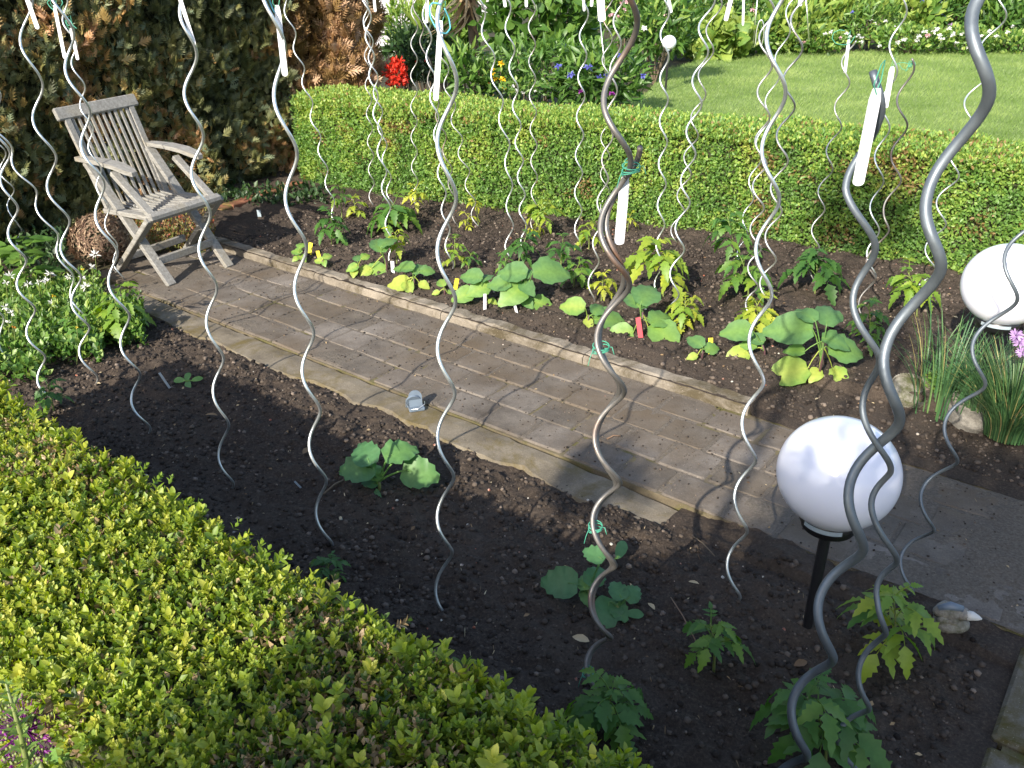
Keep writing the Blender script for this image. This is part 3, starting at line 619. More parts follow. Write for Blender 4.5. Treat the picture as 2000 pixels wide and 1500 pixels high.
stake('L826,27 R842,75 L833,112 R850,151 L839,190 R857,229 L847,263 R864,300 L855,337 R871,378 L862,409 R879,447 L870,481 R886,516', (886, 528), .0032, g_, 'spiral stake left of the long white label, rooted by small tomato seedlings', .05)
stake('R866,60 L853,96 R876,133 L867,165 R890,207 L881,237 R904,271 L894,300 R918,333 L909,362 R928,396 L922,419', (941, 448), .0028, gd, 'thin spiral stake leaning left, rooted beside the red-stemmed tomato seedling', .05)
P5 = stake('L857,35 R889,165 L856,271 R891,387 L854,483 R890,589 L854,675 R888,771 L854,851 R886,933 L855,1011 R884,1072 L850,1153', (852, 1178), .0042, g_, 'tall bright spiral stake right of the courgette plant and blue clip, crossing the path')
stake('R949,24 L940,64 R966,112 L958,146 R982,195 L974,233 R998,287 L993,320 R997,362 L987,404 R1002,441 L988,480', (995, 502), .0033, g_, 'partly straightened spiral stake right of the yellow flowers', .05)
stake('R998,13 L987,56 R1005,96 L994,133 R1012,174 L1002,210 R1018,247 L1006,278 R1022,313 L1011,345 R1026,382 L1014,406 R1029,442 L1017,475', (1029, 502), .0032, g_, 'spiral stake in front of the heart-leaved shrub, rooted by a dark green tomato', .05)
stake('R1046,18 L1032,51 R1046,90 L1033,120 R1046,154 L1034,186 R1048,219 L1035,252 R1049,286 L1037,316 R1050,348 L1038,375 R1049,405 L1037,436', (1040, 458), .0028, gd, 'thin spiral stake before the heart-leaved shrub, rooted among bright yellow-green tomato leaves', .05)
stake('R1149,29 L1132,72 R1146,110 L1129,152 R1142,189 L1126,229 R1140,266 L1124,305 R1138,337 L1122,378 R1136,410 L1123,449', (1130, 492), .0033, g_, 'spiral stake in front of the left blue cornflowers', .05)
stake('L1178,37 R1196,78 L1176,115 R1194,156 L1174,197 R1192,235 L1174,271 R1191,306 L1173,342 R1189,375 L1174,404', (1181, 432), .0028, gd, 'thin spiral stake hidden in part by the thick dark doubled stake', .05)
stake('L1198,42 R1213,88 L1191,136 R1205,178 L1184,226 R1197,271 L1176,313 R1188,353 L1166,394 R1178,432 L1158,473 R1170,510 L1149,556', (1158, 592), .0032, gd, 'spiral stake rooted beside the small yellow tomato seedling, weaving behind the thick dark stake', .05)
P6 = stake('R1243,50 L1180,206 R1229,318 L1173,448 R1232,557 L1164,663 R1220,768 L1160,855 R1211,947 L1157,1016 R1201,1110 L1153,1175 R1194,1250 L1144,1297', (1170, 1345), .0050, dk, 'thick dark grey spiral stake bound with green twine, its upper end beyond the frame', top=2.3)
P6b = stake('R1251,296 L1182,440 R1217,548 L1170,660 R1211,762 L1165,860 R1203,950 L1162,1022 R1194,1106 L1158,1178 R1187,1248 L1149,1300', (1170, 1340), .0050, dk, 'second dark spiral stake twisted round the first, with a cut upper end', top=W(1250, 284, P6[0]).z, dpx=-6)
stake('R1307,30 L1290,70 R1306,112 L1289,157 R1305,194 L1289,238 R1303,279 L1286,324 R1301,364 L1284,404 R1298,440 L1282,481 R1294,519 L1279,556', (1283, 588), .0033, g_, 'spiral stake passing left of the small far white ball', .05)
stake('R1395,10 L1365,54 R1383,104 L1352,160 R1370,206 L1340,260 R1358,303 L1329,358 R1348,401 L1318,448 R1337,490 L1308,535 R1326,578', (1298, 626), .0034, g_, 'right-leaning spiral stake rooted at the small tomato with thin pale leaflets', .05)
stake('R1409,14 L1379,61 R1393,104 L1364,147 R1378,188 L1350,229 R1362,270 L1336,306 R1349,343 L1322,385 R1337,417 L1311,449 R1323,482', (1312, 520), .003, gd, 'right-leaning thin spiral stake twining behind its neighbour over the lawn edge', .05)
P7 = stake('R1545,-40 L1496,90 R1533,181 L1488,310 R1523,394 L1476,493 R1507,579 L1463,675 R1490,750 L1449,835 R1475,903 L1435,975 R1457,1040 L1421,1108', (1447, 1174), .0040, g_, 'bright spiral stake left of the near white globe lamp')
stake('R1512,24 L1482,78 R1508,132 L1479,186 R1504,232 L1475,281 R1496,325 L1470,364 R1492,410 L1466,452 R1486,489 L1463,525 R1476,562 L1460,598', (1463, 618), .0033, gd, 'dull spiral stake rooted by seedlings behind the left leaves of the largest aubergine', .05)
stake('L1534,26 R1543,64 L1513,119 R1521,155 L1495,198 R1503,236 L1475,280 R1484,318 L1463,353 R1471,390 L1452,427 R1459,462 L1440,496', (1447, 516), .0028, g_, 'thin spiral stake leaning right, rooted behind the tall light green tomato', .05)
stake('L1544,43 R1566,102 L1529,160 R1552,214 L1516,271 R1538,319 L1505,372 R1526,415 L1495,465 R1515,513 L1485,556 R1503,600', (1494, 645), .0034, gd, 'right-leaning spiral stake behind the bright one, crossing lawn and hedge', .05)
P8 = stake('L1644,128 R1658,163 L1629,214 R1642,252 L1614,298 R1626,336 L1598,376 R1609,411 L1584,454 R1597,490 L1583,523', (1600, 560), .0028, gd, 'short thin spiral stake whose pointed label reaches above the lawn', .05, top=W(1673, 78, G(1600, 560, .05).y).z)
P9 = stake('L1708,130 R1711,236 L1644,370 R1709,492 L1669,606 R1716,705 L1688,812 R1742,925 L1704,1000 R1755,1107 L1719,1180 R1720,1240 L1671,1320 R1693,1390 L1640,1442', (1655, 1535), .0052, bgm, 'medium thick spiral stake with a blunt cap and the largest white label', top=W(1713, 128, G(1655, 1535).y).z)
P10 = stake('R1769,28 L1737,98 R1750,149 L1721,209 R1737,253 L1707,313 R1724,358 L1699,411 R1717,455 L1694,503 R1709,545', (1700, 568), .0033, g_, 'spiral stake with pale blue-white label tied by twine to the capped one', .05)
P11 = stake('R1784,142 L1751,204 R1769,251 L1740,309 R1760,357 L1729,418 R1734,454 L1688,515 R1707,548 L1678,598', (1688, 630), .0034, dk, 'dark spiral stake whose cut end is wound with green twine over the lawn', .05, top=W(1777, 112, G(1688, 630, .05).y).z)
stake('R1962,40 L1913,103 R1930,150 L1882,210 R1897,254 L1856,304 R1869,351 L1830,401 R1844,442 L1805,492 R1828,535', (1812, 572), .003, g_, 'thin spiral stake leaning far right behind the thickest stake', .05)
P12 = stake('R1985,-90 L1903,52 R1925,198 L1809,415 R1827,537 L1724,710 R1749,838 L1656,973 R1679,1087 L1597,1193 R1623,1296 L1545,1386 R1573,1479', (1533, 1555), .0082, bgm, 'very thick blue-grey spiral stake, nearest of all, sweeping down over the globe lamp', top=1.75)
stake('L1960,517 R1980,593 L1897,687 R1918,760 L1843,843 R1863,907 L1798,977 R1818,1043 L1759,1100', (1782, 1170), .0042, bgm, 'spiral stake crossing the right-hand globe lamp and rooted behind the corner tomato plant')

# caps, twine, plant labels
def cap(px, py, d, r, label, parent=None):
    pass
def label_strip(x1, y1, x2, y2, wpx, d, text, tie=None, m='tag'):
    """flat plastic strip hanging from (x1,y1) to (x2,y2)"""
    a = W(x1, y1, d); c = W(x2, y2, d-.01); Lg = (c-a).length; wd = wpx*mpp(d, a.z)
    root = empty('plant_label', tuple(a), text, 'plant label', 'white plastic plant labels')
    ydir = (c-a).normalized(); n_ = Vector((random.uniform(-.25, .25), -1, .15)).normalized(); x_ = ydir.cross(n_).normalized(); n_ = x_.cross(ydir)
    R3 = Matrix((x_, ydir, n_)).transposed(); root.rotation_euler = R3.to_euler()
    pr = [(0, .28), (.02, .36), (.12, .5), (.5, .5), (.955, .5), (.975, .46), (.99, .34), (1, .12)]
    Vv = []; Fs = []
    for q in (0, 1):
        for yy, h in pr: Vv += [(-h*wd, yy*Lg, -.0006+.0012*q), (h*wd, yy*Lg, -.0006+.0012*q)]
    k = len(pr)*2
    for i in range(len(pr)-1):
        a_ = 2*i; Fs += [(a_, a_+2, a_+3, a_+1), (k+a_, k+a_+1, k+a_+3, k+a_+2), (a_, k+a_, k+a_+2, a_+2), (a_+1, a_+3, k+a_+3, k+a_+1)]
    Fs += [(0, 1, k+1, k), (k-2, 2*k-2, 2*k-1, k-1)]
    b = MB(); b.add(Vv, Fs); b.build('strip', M[m], root)
    b = MB(); b.tube([(0, .06*Lg, .002), (.008, -.004, .004), (.004, -.03, .006), (-.006, -.036, -.004), (-.006, -.01, -.004), (0, .06*Lg, -.002)], .0009, 5)
    b.build('string', M['twine'], root)
lab = [(34, -55, 74, 57, 9, P1[0], 'bright white label cut by the top frame above the leftmost upper stake'),
 (106, 10, 127, 115, 7, P2[0], 'narrow white label hanging left of the stake that crosses the armrest'),
 (138, 55, 152, 117, 6, P2[0]+.1, 'slim white label hanging right of the stake that crosses the armrest'),
 (343, -30, 380, 88, 8, P3[0], 'long narrow white label against the dark hedge above the chair'),
 (541, 10, 557, 149, 12, P4[0], 'broad white label with blue twine against the dark conifer hedge'),
 (727, -40, 733, 23, 5, 5.2, 'white label end in front of the brown conifer bush'),
 (836, -50, 833, 45, 6, 5.0, 'thin greyish label left of the blue twine loop'),
 (861, 40, 851, 197, 11, P5[0]+.03, 'long pale label hanging behind the tall bright stake over the box hedge'),
 (978, -50, 987, 14, 6, 5.1, 'white label tip above the heart-leaved shrub on its left'),
 (1027, -50, 1028, 14, 6, 5.3, 'white label tip above the heart-leaved shrub on its right'),
 (1137, -50, 1141, 22, 5, 5.0, 'white label tip on the stake before the cornflowers'),
 (1159, -40, 1155, 13, 6, 4.9, 'short white label tip left of the grey-looking label'),
 (1168, -70, 1176, 42, 15, 4.0, 'wide label in shade, pale grey, above the cornflowers'),
 (1296, -50, 1311, 25, 6, 4.6, 'white label tip above the small far white ball'),
 (1437, -40, 1417, 41, 9, 4.5, 'bright white label slanting over the far flower bed'),
 (1454, -60, 1451, 50, 5, 6.5, 'long thin cream label over the far flower bed'),
 (1570, -50, 1562, 12, 8, 4.6, 'white label tip beside the right-leaning stakes'),
 (1658, 77, 1650, 143, 7, P8[0], 'pointed white label standing out against the lawn edge flowers'),
 (1713, 172, 1675, 363, 25, P9[0]-.03, 'largest white label, hanging from the blunt-capped stake in front of the box hedge'),
 (1743, 130, 1729, 211, 11, P10[0]-.02, 'pale blue-white label below a twine loop over the lawn'),
 (1221, 345, 1209, 478, 20, P6[0]+.03, 'long white label hanging behind the thick dark twisted stakes')]
for l in lab: label_strip(*l)
def tie(x, y, d, rad, label, m='twine', n=3, tail=True, h=0.006):
    c = W(x, y, d); b = MB()
    for k in range(n):
        b.tube([(c.x+rad*math.cos(a)*1.15, c.y+rad*math.sin(a), c.z-h*k+.004*math.sin(a+k)) for a in np.linspace(0, 6.28, 17)], .0012, 5, cap=False)
    if tail: b.tube([(c.x+rad, c.y-rad*.5, c.z), (c.x+rad+.006, c.y-rad, c.z+.003), (c.x+rad+.01, c.y-rad-.006, c.z-.01)], .0009, 5)
    if tail: b.tube([(c.x-rad, c.y-rad*.5, c.z), (c.x-rad-.008, c.y-rad, c.z-.02), (c.x-rad-.012, c.y-rad-.006, c.z-.035)], .0008, 5)
    o = b.build('twine', M[m], None, True); tag(o, label, 'twine')
tie(1233, 324, P6[0], .014, 'green twine wound round the cut end of the dark twisted stakes')
tie(1174, 675, P6[0], .014, 'green twine wound round the dark twisted stakes at the height of the kerb')
tie(1163, 1026, P6[0], .013, 'green twine wound round the dark twisted stakes above the shaded courgette plant')
tie(1149, 1310, P6[0], .012, 'lowest green twine on the dark twisted stakes, near the soil and foreground hedge')
tie(1779, 122, P11[0], .007, 'green twine wound round the cut stake end above the lawn', n=4)
def loop(pts, d, r, label, m):
    b = MB(); P = [W(x, y, d+.01*math.sin(i)) for i, (x, y) in enumerate(pts)]
    q = np.array([tuple(p) for p in P]); t = np.linspace(0, len(q)-1, len(q)*5); q = np.stack([np.interp(t, range(len(q)), q[:, i]) for i in range(3)], 1)
    q[1:-1] = (q[:-2]+q[1:-1]*2+q[2:])/4; b.tube(q, r, 6); tag(b.build('twine', M[m], None, True), label, 'twine')
loop([(862, 8), (845, 5), (838, 14), (841, 35), (850, 52), (860, 64), (872, 66), (880, 55), (877, 35), (868, 16)], P5[0], .0016, 'open blue twine loop at the top of the tall bright stake', 'btwine')
loop([(524, -10), (528, 5), (533, 18), (537, 25)], P4[0], .002, 'short blue twine above the broad label', 'btwine')
loop([(1746, 130), (1754, 124), (1762, 122), (1775, 124), (1772, 138), (1762, 135), (1756, 126)], P10[0], .0013, 'thin green twine strung between two stakes above the lawn', 'twine')
loop([(1650, 60), (1640, 58), (1628, 64), (1625, 75), (1632, 85), (1648, 88), (1662, 84), (1670, 70)], P8[0], .0015, 'green twine loop in front of the pink-white border flowers', 'twine')
loop([(108, 22), (98, 14), (92, 5), (100, -4), (118, -5), (123, 6), (115, 18)], P2[0], .0014, 'green twine loop above the narrow labels at upper left', 'twine')
loop([(141, 52), (130, 48), (127, 40), (136, 38), (143, 50), (150, 56)], P2[0]+.1, .0011, 'small green twine loop beside the dark hedge at upper left', 'twine')
def plug(px, py, px2, py2, d, r, name, lb):
    a = W(px, py, d); c = W(px2, py2, d); b = MB(); b.tube([a, a.lerp(c, .08), a.lerp(c, .92), c], np.array([r*.85, r, r, r*.9]), 14)
# ---------------------------------------------------------------- globe lamps
def globe(cx, cy, R_px, base, label, hs=0., d=None):
    b0 = G(*base, hs) if d is None else None; d = d or b0.y; c = W(cx, cy, d); r = R_px*mpp(d, c.z)
    root = empty('globe_lamp', (c.x, d, hs), label, 'solar globe lamp', 'white globe lamps on stakes')
    z = c.z-hs; b = MB(); prof = [(max(1e-4, r*math.sin(a)), z-r*.96*math.cos(a)) for a in np.linspace(.42, math.pi, 40)]
    b.lathe((0, 0, 0), prof, 56); b.build('globe', M['globe'], root, True)
    zb = z-r*.96*math.cos(.42); rb = r*math.sin(.42)
    b = MB(); b.lathe((0, 0, 0), [(rb*.9, zb+.01), (rb*1.22, zb+.008), (rb*1.22, zb-.012), (rb*1.12, zb-.016), (rb*1.1, zb-.03), (rb*.5, zb-.036), (.012, zb-.038)], 40); b.build('collar', M['black'], root, True)
    b = MB(); b.lathe((0, 0, 0), [(rb*1.235, zb+.002), (rb*1.235, zb-.010)], 60)
    b.F = [f for i, f in enumerate(b.F) if 33 <= i < 46]; b.M = b.M[:len(b.F)]; b.build('sticker', M['clearp'], root)
    b = MB(); b.lathe((0, 0, 0), [(.0145, zb-.03), (.0135, .02), (.006, -.06)], 20); b.build('stake', M['black'], root, True)
globe(1637, 924, 116, (1603, 1222), 'near white globe lamp on a black stake beside the path, dulled by shade')
globe(1968, 556, 83, (1965, 795), 'white globe lamp rising behind the chive clump, cut by the right edge', .03)
globe(1307, 83, 14, (1300, 105), 'small far white globe lamp at the edge of the lawn flower bed', 0, 11.7)

# ---------------------------------------------------------------- young plants
TOML = [leafproto([(0, .02), (.1, .12), (.22, .26+random.uniform(-.04, .04)), (.30, .17), (.42, .29+random.uniform(-.04, .04)), (.5, .16), (.62, .2), (.7, .1), (.82, .11), (1, .01)], .25, random.uniform(.2, .45)) for _ in range(4)]
def one(proto, P, tp, nn, S, r): return scat(proto, np.array([tuple(P)], float), np.array([tuple(tp)], float), np.array([tuple(nn)], float), np.array([S], float), np.array([r], float))
def mesh_of(parts, name, m, root, smooth=True):
    V, Fq, C = join(*parts); return np_mesh(name, V, Fq, C, m, root, smooth)
def tube_np(pts, r, n=5, c=.45):
    b = MB(); b.tube(pts, r, n, c); V = np.concatenate(b.V); Fs = []
    for f in b.F:
        if len(f) == 4: Fs.append(f)
    return V, np.array(Fs), np.concatenate(b.C)
def compound(root, P0, az, Lf, rise, hue, nf=5, m='tom'):
    o = Vector((math.cos(az), math.sin(az), 0)); pts = []
    for k in range(7):
        q = k/6; pts.append(P0+o*Lf*.62*q+Vector((0, 0, Lf*(rise*q-.55*q*q))))
    parts = [tube_np(pts, np.linspace(.0022, .001, 7), 5, min(1, hue+.1))]
    side = Vector((-o.y, o.x, 0))
    def lf(q, sgn, size):
        i = min(5, int(q*6)); p = pts[i].lerp(pts[i+1], q*6-i); t = (pts[i+1]-pts[i]).normalized()
        tp = (t*(.55 if sgn else 1)+side*sgn*.9+Vector((0, 0, random.uniform(-.3, .12)))).normalized()
        nn = Vector((random.gauss(0, .25), random.gauss(-.15, .25), 1))
        parts.append(one(random.choice(TOML), p, tp, nn, Lf*size, min(1, max(0, hue+random.gauss(0, .08)))))
    k_ = 1.28
    lf(.999, 0, .5*k_)
    lf(.72, 1, .44*k_); lf(.72, -1, .42*k_)
    if nf >= 5: lf(.42, 1, .36*k_); lf(.42, -1, .34*k_)
    if nf >= 7: lf(.2, 1, .2*k_); lf(.22, -1, .2*k_)
    return mesh_of(parts, 'leaf', M[m], root)
def tomato(px, py, x0, x1, y0, y1, hue, label, hs=.05, n=8, nf=5, cat='tomato plant'):
    b = G(px, py, hs); d = b.y; c = W((x0+x1)/2, y0+.3*(y1-y0), d); mp_ = mpp(d, hs+.1); Rw = (x1-x0)/2*mp_
    top = Vector((c.x-b.x, random.uniform(-.01, .01), max(.05, c.z-hs))); low = W((x0+x1)/2, y1, d).z-hs
    root = empty('tomato_plant', tuple(b), label, cat, 'young tomato plants')
    pts = [Vector((0, 0, -.02)), Vector((top.x*.15, 0, top.z*.3)), Vector((top.x*.55, 0, top.z*.7)), top]
    mb = MB(); q = np.array([tuple(p) for p in pts]); t = np.linspace(0, 3, 10); q = np.stack([np.interp(t, range(4), q[:, i]) for i in range(3)], 1)
    mb.tube(q, np.linspace(.0042, .0018, 10), 7); mb.build('stem', M['stem'], root, True)
    a = random.uniform(0, 6.28); fr0 = min(.75, max(.25, low/top.z if top.z > 0 else .4))
    n = n+2
    for i in range(n):
        f = fr0+(1-fr0)*(i+.5)/n; p = Vector([np.interp(f*3, range(4), [v[k] for v in pts]) for k in range(3)])
        a += 2.4+random.uniform(-.3, .3); Lf = Rw*random.uniform(.9, 1.2)*(1.05-.35*max(0, (f-.6)/.4))
        if i == n-1: Lf *= .6
        compound(root, p, a, Lf, random.uniform(.45, .75)+(.5 if i >= n-2 else 0), min(1, max(0, hue+random.gauss(0, .05)+(.12 if i < 2 else 0))), nf)
    return root
TP = [
 (648, 476, 610, 684, 400, 462, .25, 'bushy green tomato seedling at the far left of the upper bed', 9, 5),
 (668, 430, 640, 692, 352, 400, .35, 'small green tomato seedling against the left end of the box hedge', 6, 5),
 (697, 428, 668, 712, 374, 420, .8, 'yellowish tomato seedling below the box hedge, second from its left end', 6, 5),
 (762, 450, 715, 822, 382, 440, .45, 'wide drooping tomato seedling under the three twined stakes', 9, 5),
 (775, 515, 742, 803, 440, 482, .75, 'bright yellow-green tomato seedling directly above the tall aubergine leaf', 7, 5),
 (817, 422, 785, 840, 355, 392, .9, 'yellow tomato seedling with upturned leaves close under the hedge', 6, 3),
 (888, 525, 865, 912, 448, 508, .6, 'small tomato seedling with several shoots right of the tall bright stake', 7, 5),
 (915, 525, 900, 942, 482, 520, .4, 'low star-shaped tomato seedling beside its taller pale neighbour', 6, 3),
 (935, 442, 905, 942, 378, 405, .95, 'bare-stemmed tomato seedling with a yellow tuft on top', 5, 3),
 (912, 450, 893, 938, 412, 440, .95, 'tiny red-stemmed seedling with yellow leaves under the hedge', 4, 3),
 (985, 545, 965, 1012, 490, 530, .35, 'small green tomato seedling behind the large spreading aubergine', 6, 5),
 (1012, 520, 995, 1064, 442, 500, .22, 'dark green tomato seedling at the foot of two spiral stakes', 8, 5),
 (1052, 462, 1018, 1097, 385, 432, .7, 'bright tomato plant in full sun touching the box hedge', 8, 5),
 (1037, 462, 1028, 1070, 432, 452, .95, 'tiny yellow seedling below the bright hedge-side tomato', 4, 3),
 (1095, 530, 1068, 1132, 442, 512, .2, 'blue-green tomato seedling with broad drooping leaves', 7, 5),
 (1120, 560, 1095, 1168, 498, 545, .45, 'light green tomato seedling just above the large aubergine leaf', 8, 5),
 (1150, 490, 1120, 1182, 425, 470, .7, 'pale tomato seedling left of the thick dark stake under the hedge', 6, 5),
 (1174, 592, 1148, 1210, 520, 572, .9, 'yellow tomato seedling with a thin pale stem beside the thick dark stake', 7, 5),
 (1225, 452, 1212, 1250, 412, 440, .85, 'very small seedling right of the long white label', 4, 3),
 (1296, 582, 1215, 1352, 455, 535, .75, 'largest yellow-green tomato plant in the middle of the upper bed', 10, 5),
 (1337, 640, 1295, 1382, 572, 625, .8, 'spindly tomato plant with small pale leaflets in the middle of the bed', 8, 7),
 (1438, 545, 1372, 1468, 398, 480, .3, 'tall light green tomato plant standing against the box hedge', 9, 3),
 (1462, 590, 1395, 1500, 480, 560, .45, 'green tomato plant beneath the tall hedge-side one', 9, 5),
 (1480, 655, 1422, 1532, 570, 640, .8, 'yellow-green tomato plant behind the large spreading aubergine leaves', 9, 5),
 (1592, 572, 1535, 1655, 478, 545, .2, 'dense dark green tomato plant in hedge shade at right', 10, 5),
 (1698, 690, 1655, 1735, 560, 660, .35, 'green tomato plant right of the large aubergine, behind crossing stakes', 9, 5),
 (1792, 615, 1722, 1822, 508, 580, .6, 'tomato plant with yellow lower leaves at the right end of the bed', 9, 5)]
for p in TP: tomato(*p[:8], .05, p[8], p[9])
tomato(1395, 1305, 1325, 1452, 1195, 1275, .4, 'shaded spindly tomato plant on the lower bed left of the near globe lamp', 0, 7, 5)
tomato(1742, 1300, 1655, 1835, 1125, 1255, .6, 'shaded tomato plant with yellow lower leaves at the path corner below the near globe', 0, 9, 5)
tomato(1615, 1485, 1452, 1702, 1330, 1440, .3, 'broad dark tomato plant at the bottom edge behind the thickest stake', 0, 10, 5)
tomato(1185, 1425, 1105, 1285, 1312, 1430, .35, 'dark tomato plant growing beside the tip of the foreground hedge', 0, 10, 5)
tomato(235, 660, 165, 285, 560, 640, .6, 'bright green tomato plant among white flowers left of the path end', 0, 10, 5)
tomato(160, 690, 110, 190, 610, 670, .45, 'small shaded tomato plant at the left edge of the lower bed', 0, 7, 5)
tomato(105, 800, 62, 125, 730, 790, .2, 'small dark tomato plant at the foot of the leftmost hedge corner', 0, 6, 5)
tomato(640, 1130, 600, 685, 1085, 1125, .2, 'dark tomato leaves peeping over the foreground hedge top', 0, 6, 5)

def leafy(px, py, leaves, label, cat, name, m, proto, hs, hue, group, stem='stem', h0=None, sc=1.):
    b = G(px, py, hs); d = b.y; root = empty(name, tuple(b), label, cat, group)
    mps = mpp(d, hs+.06); tops = [W(cx, cy, d).z-hs for cx, cy, *_ in leaves]
    H_ = h0 if h0 is not None else max(.02, .55*max(tops))
    tx = np.mean([W(l[0], l[1], d).x for l in leaves])-b.x
    top = Vector((tx*.25, 0, H_)); mb = MB(); mb.tube([Vector((0, 0, -.02)), top*.5+Vector((.004, 0, 0)), top], np.array([.0055, .0045, .0035])*sc, 8); mb.build('stem', M[stem], root, True)
    for i, l in enumerate(leaves):
        cx, cy, ln, ang = l[:4]; hu = l[4] if len(l) > 4 else hue; a = R(ang); Lw = ln*mps*(1.02 if name[0] == 'a' else 1.)
        tip = Vector((math.cos(a), .72*math.sin(a), .42*math.sin(a) if math.sin(a) > 0 else .25*math.sin(a)))
        tip.normalize(); c = W(cx, cy, d+.3*Lw*math.sin(a)); c = Vector((c.x-b.x, c.y-b.y, max(.012, c.z-hs)))
        base = c-tip*Lw*.47; base.z = max(.008, base.z)
        nn = Vector((random.gauss(0, .15), -.62+random.gauss(0, .14), .8))
        j = top*(.35+.65*(i+1)/len(leaves)); ml = j.lerp(base, .5)+Vector((0, 0, .12*Lw))
        q = [j, j.lerp(ml, .6), ml.lerp(base, .4), base, base+tip*Lw*.15]
        parts = [tube_np(q, np.linspace(.003, .0018, 5)*sc, 6, min(1, hu+.25)), one(proto, base, tip, nn, Lw, hu+random.gauss(0, .04))]
        mesh_of(parts, 'leaf', M[m], root)
    return root
def egg(px, py, lv, label, hue=.4, stem='pstem', hs=.05): return leafy(px, py, lv, label, 'aubergine plant', 'aubergine_plant', 'egg', EGG, hs, hue, 'young aubergine plants', stem)
egg(586, 508, [(578, 490, 26, 150), (588, 478, 22, 80), (590, 502, 22, -50, .7), (577, 506, 14, -120, .7)], 'tiny round-leaved aubergine seedling beside the first yellow tag', .6)
egg(630, 518, [(622, 508, 22, 160), (640, 500, 20, 40), (633, 513, 16, -80)], 'tiny flat aubergine seedling just right of the second yellow tag', .7)
egg(700, 535, [(698, 502, 24, 95, .35), (714, 500, 22, 50, .7), (688, 522, 26, -150, .7), (691, 531, 22, -90, .8)], 'small pale aubergine seedling near the far end of the kerb', .5)
egg(757, 532, [(742, 474, 54, 98, .4), (757, 470, 44, 60, .35), (728, 530, 54, -160, .6), (712, 545, 34, -140, .9)], 'aubergine with one tall upright leaf and a white tag behind', .45)
egg(808, 562, [(788, 520, 46, 160, .4), (818, 523, 38, 60, .35), (835, 528, 30, 10, .45), (778, 553, 50, 175, .95), (797, 559, 32, -70, .8), (828, 556, 24, -40, .9)], 'low aubergine with a broad yellow lower leaf at the kerb', .45)
egg(868, 575, [(862, 550, 28, 110, .6), (851, 577, 16, -160, .8), (880, 570, 14, 20, .6)], 'tiny two-leaved aubergine seedling left of the third yellow tag', .6)
egg(945, 592, [(920, 538, 48, 160, .35), (950, 540, 36, 60, .3), (905, 575, 48, -155, .55), (935, 563, 50, -150, .5), (962, 590, 20, -40, .8)], 'blue-green aubergine with a white tag at its foot', .35)
egg(1027, 600, [(1078, 528, 78, 8, .35), (1000, 530, 62, 165, .3), (975, 552, 50, 175, .35), (1003, 572, 66, -130, .5), (1060, 592, 46, -10, .6), (1025, 530, 40, 90, .3), (1030, 560, 40, -60, .3), (1030, 590, 30, -60, .4)], 'large aubergine with broad overlapping leaves in the middle of the bed front', .38)
egg(1146, 638, [(1118, 597, 52, 165, .6), (1168, 602, 38, 60, .4), (1195, 622, 74, 5, .5), (1150, 630, 26, -70, .9)], 'aubergine with a long leaf lying behind the tied dark stake', .5)
egg(1249, 655, [(1265, 570, 74, 66, .35), (1237, 582, 54, 110, .4), (1290, 620, 56, 40, .45), (1300, 652, 76, -60, .5), (1210, 654, 56, -175, .55), (1290, 685, 52, -20, .85), (1255, 590, 36, 60, .1)], 'large aubergine with a red plastic tag against its stem', .45)
egg(1370, 700, [(1358, 665, 42, 125, .3), (1392, 680, 34, 15, .4), (1352, 698, 22, -160, .85)], 'small aubergine seedling with a folded leaf and a yellow tag behind', .4)
egg(1495, 700, [(1440, 645, 62, 175, .35), (1440, 695, 52, -150, .75), (1462, 672, 34, 170, .6), (1475, 660, 40, 140, .3)], 'aubergine half hidden behind its larger neighbour at the kerb end', .4)
egg(1600, 732, [(1542, 640, 92, 172, .4), (1618, 610, 72, 75, .25), (1575, 612, 50, 120, .3), (1635, 665, 60, -20, .3), (1655, 682, 78, -5, .45), (1540, 725, 84, -165, .75), (1638, 745, 46, -70, .8), (1590, 748, 36, -120, .85), (1552, 683, 40, 165, .4)], 'largest aubergine of all with wide leaves at the right end of the kerb', .4)
def zuc(px, py, lv, label, hue=.45): return leafy(px, py, lv, label, 'courgette plant', 'courgette_plant', 'zuc', ROUND, 0, hue, 'young courgette plants', 'stem', h0=.035, sc=1.3)
zuc(738, 957, [(693, 913, 68, -178, .5), (712, 880, 58, 110, .4), (735, 920, 36, 80, .9), (786, 880, 62, 30, .55), (765, 888, 32, 110, .7), (824, 925, 66, -20, .65), (720, 938, 36, 150, .4)], 'spreading sunlit courgette plant with toothed round leaves, in the middle of the lower bed', .5)
leafy(738, 968, [(737, 975, 32, -80, .4)], 'single oval courgette seed leaf just below the spreading sunlit courgette plant', 'seedling', 'seedling', 'zuc', COTY, 0, .4, None, 'stem', .015)
zuc(1150, 1168, [(1088, 1137, 66, 175, .35), (1158, 1080, 42, 140, .35), (1165, 1122, 46, 60, .35), (1140, 1135, 30, 95, .7), (1148, 1182, 34, -80, .6)], 'shaded courgette plant left of the twisted dark stakes', .35)
leafy(1196, 1100, [(1213, 1073, 46, 68, .6)], 'upright oval seed leaf right of the twisted dark stakes', 'seedling', 'seedling', 'zuc', COTY, 0, .6, None, 'stem', .01)
zuc(1205, 1200, [(1205, 1150, 40, 110, .4), (1238, 1157, 38, 50, .4), (1186, 1200, 60, -100, .35), (1212, 1195, 40, -60, .45), (1180, 1190, 40, 160, .4)], 'shaded courgette plant with pale-flecked leaves right of the dark stakes', .4)
leafy(1218, 1205, [(1238, 1206, 38, 0, .55)], 'oval seed leaf lying beside the flecked courgette plant', 'seedling', 'seedling', 'zuc', COTY, 0, .5, None, 'stem', .01)
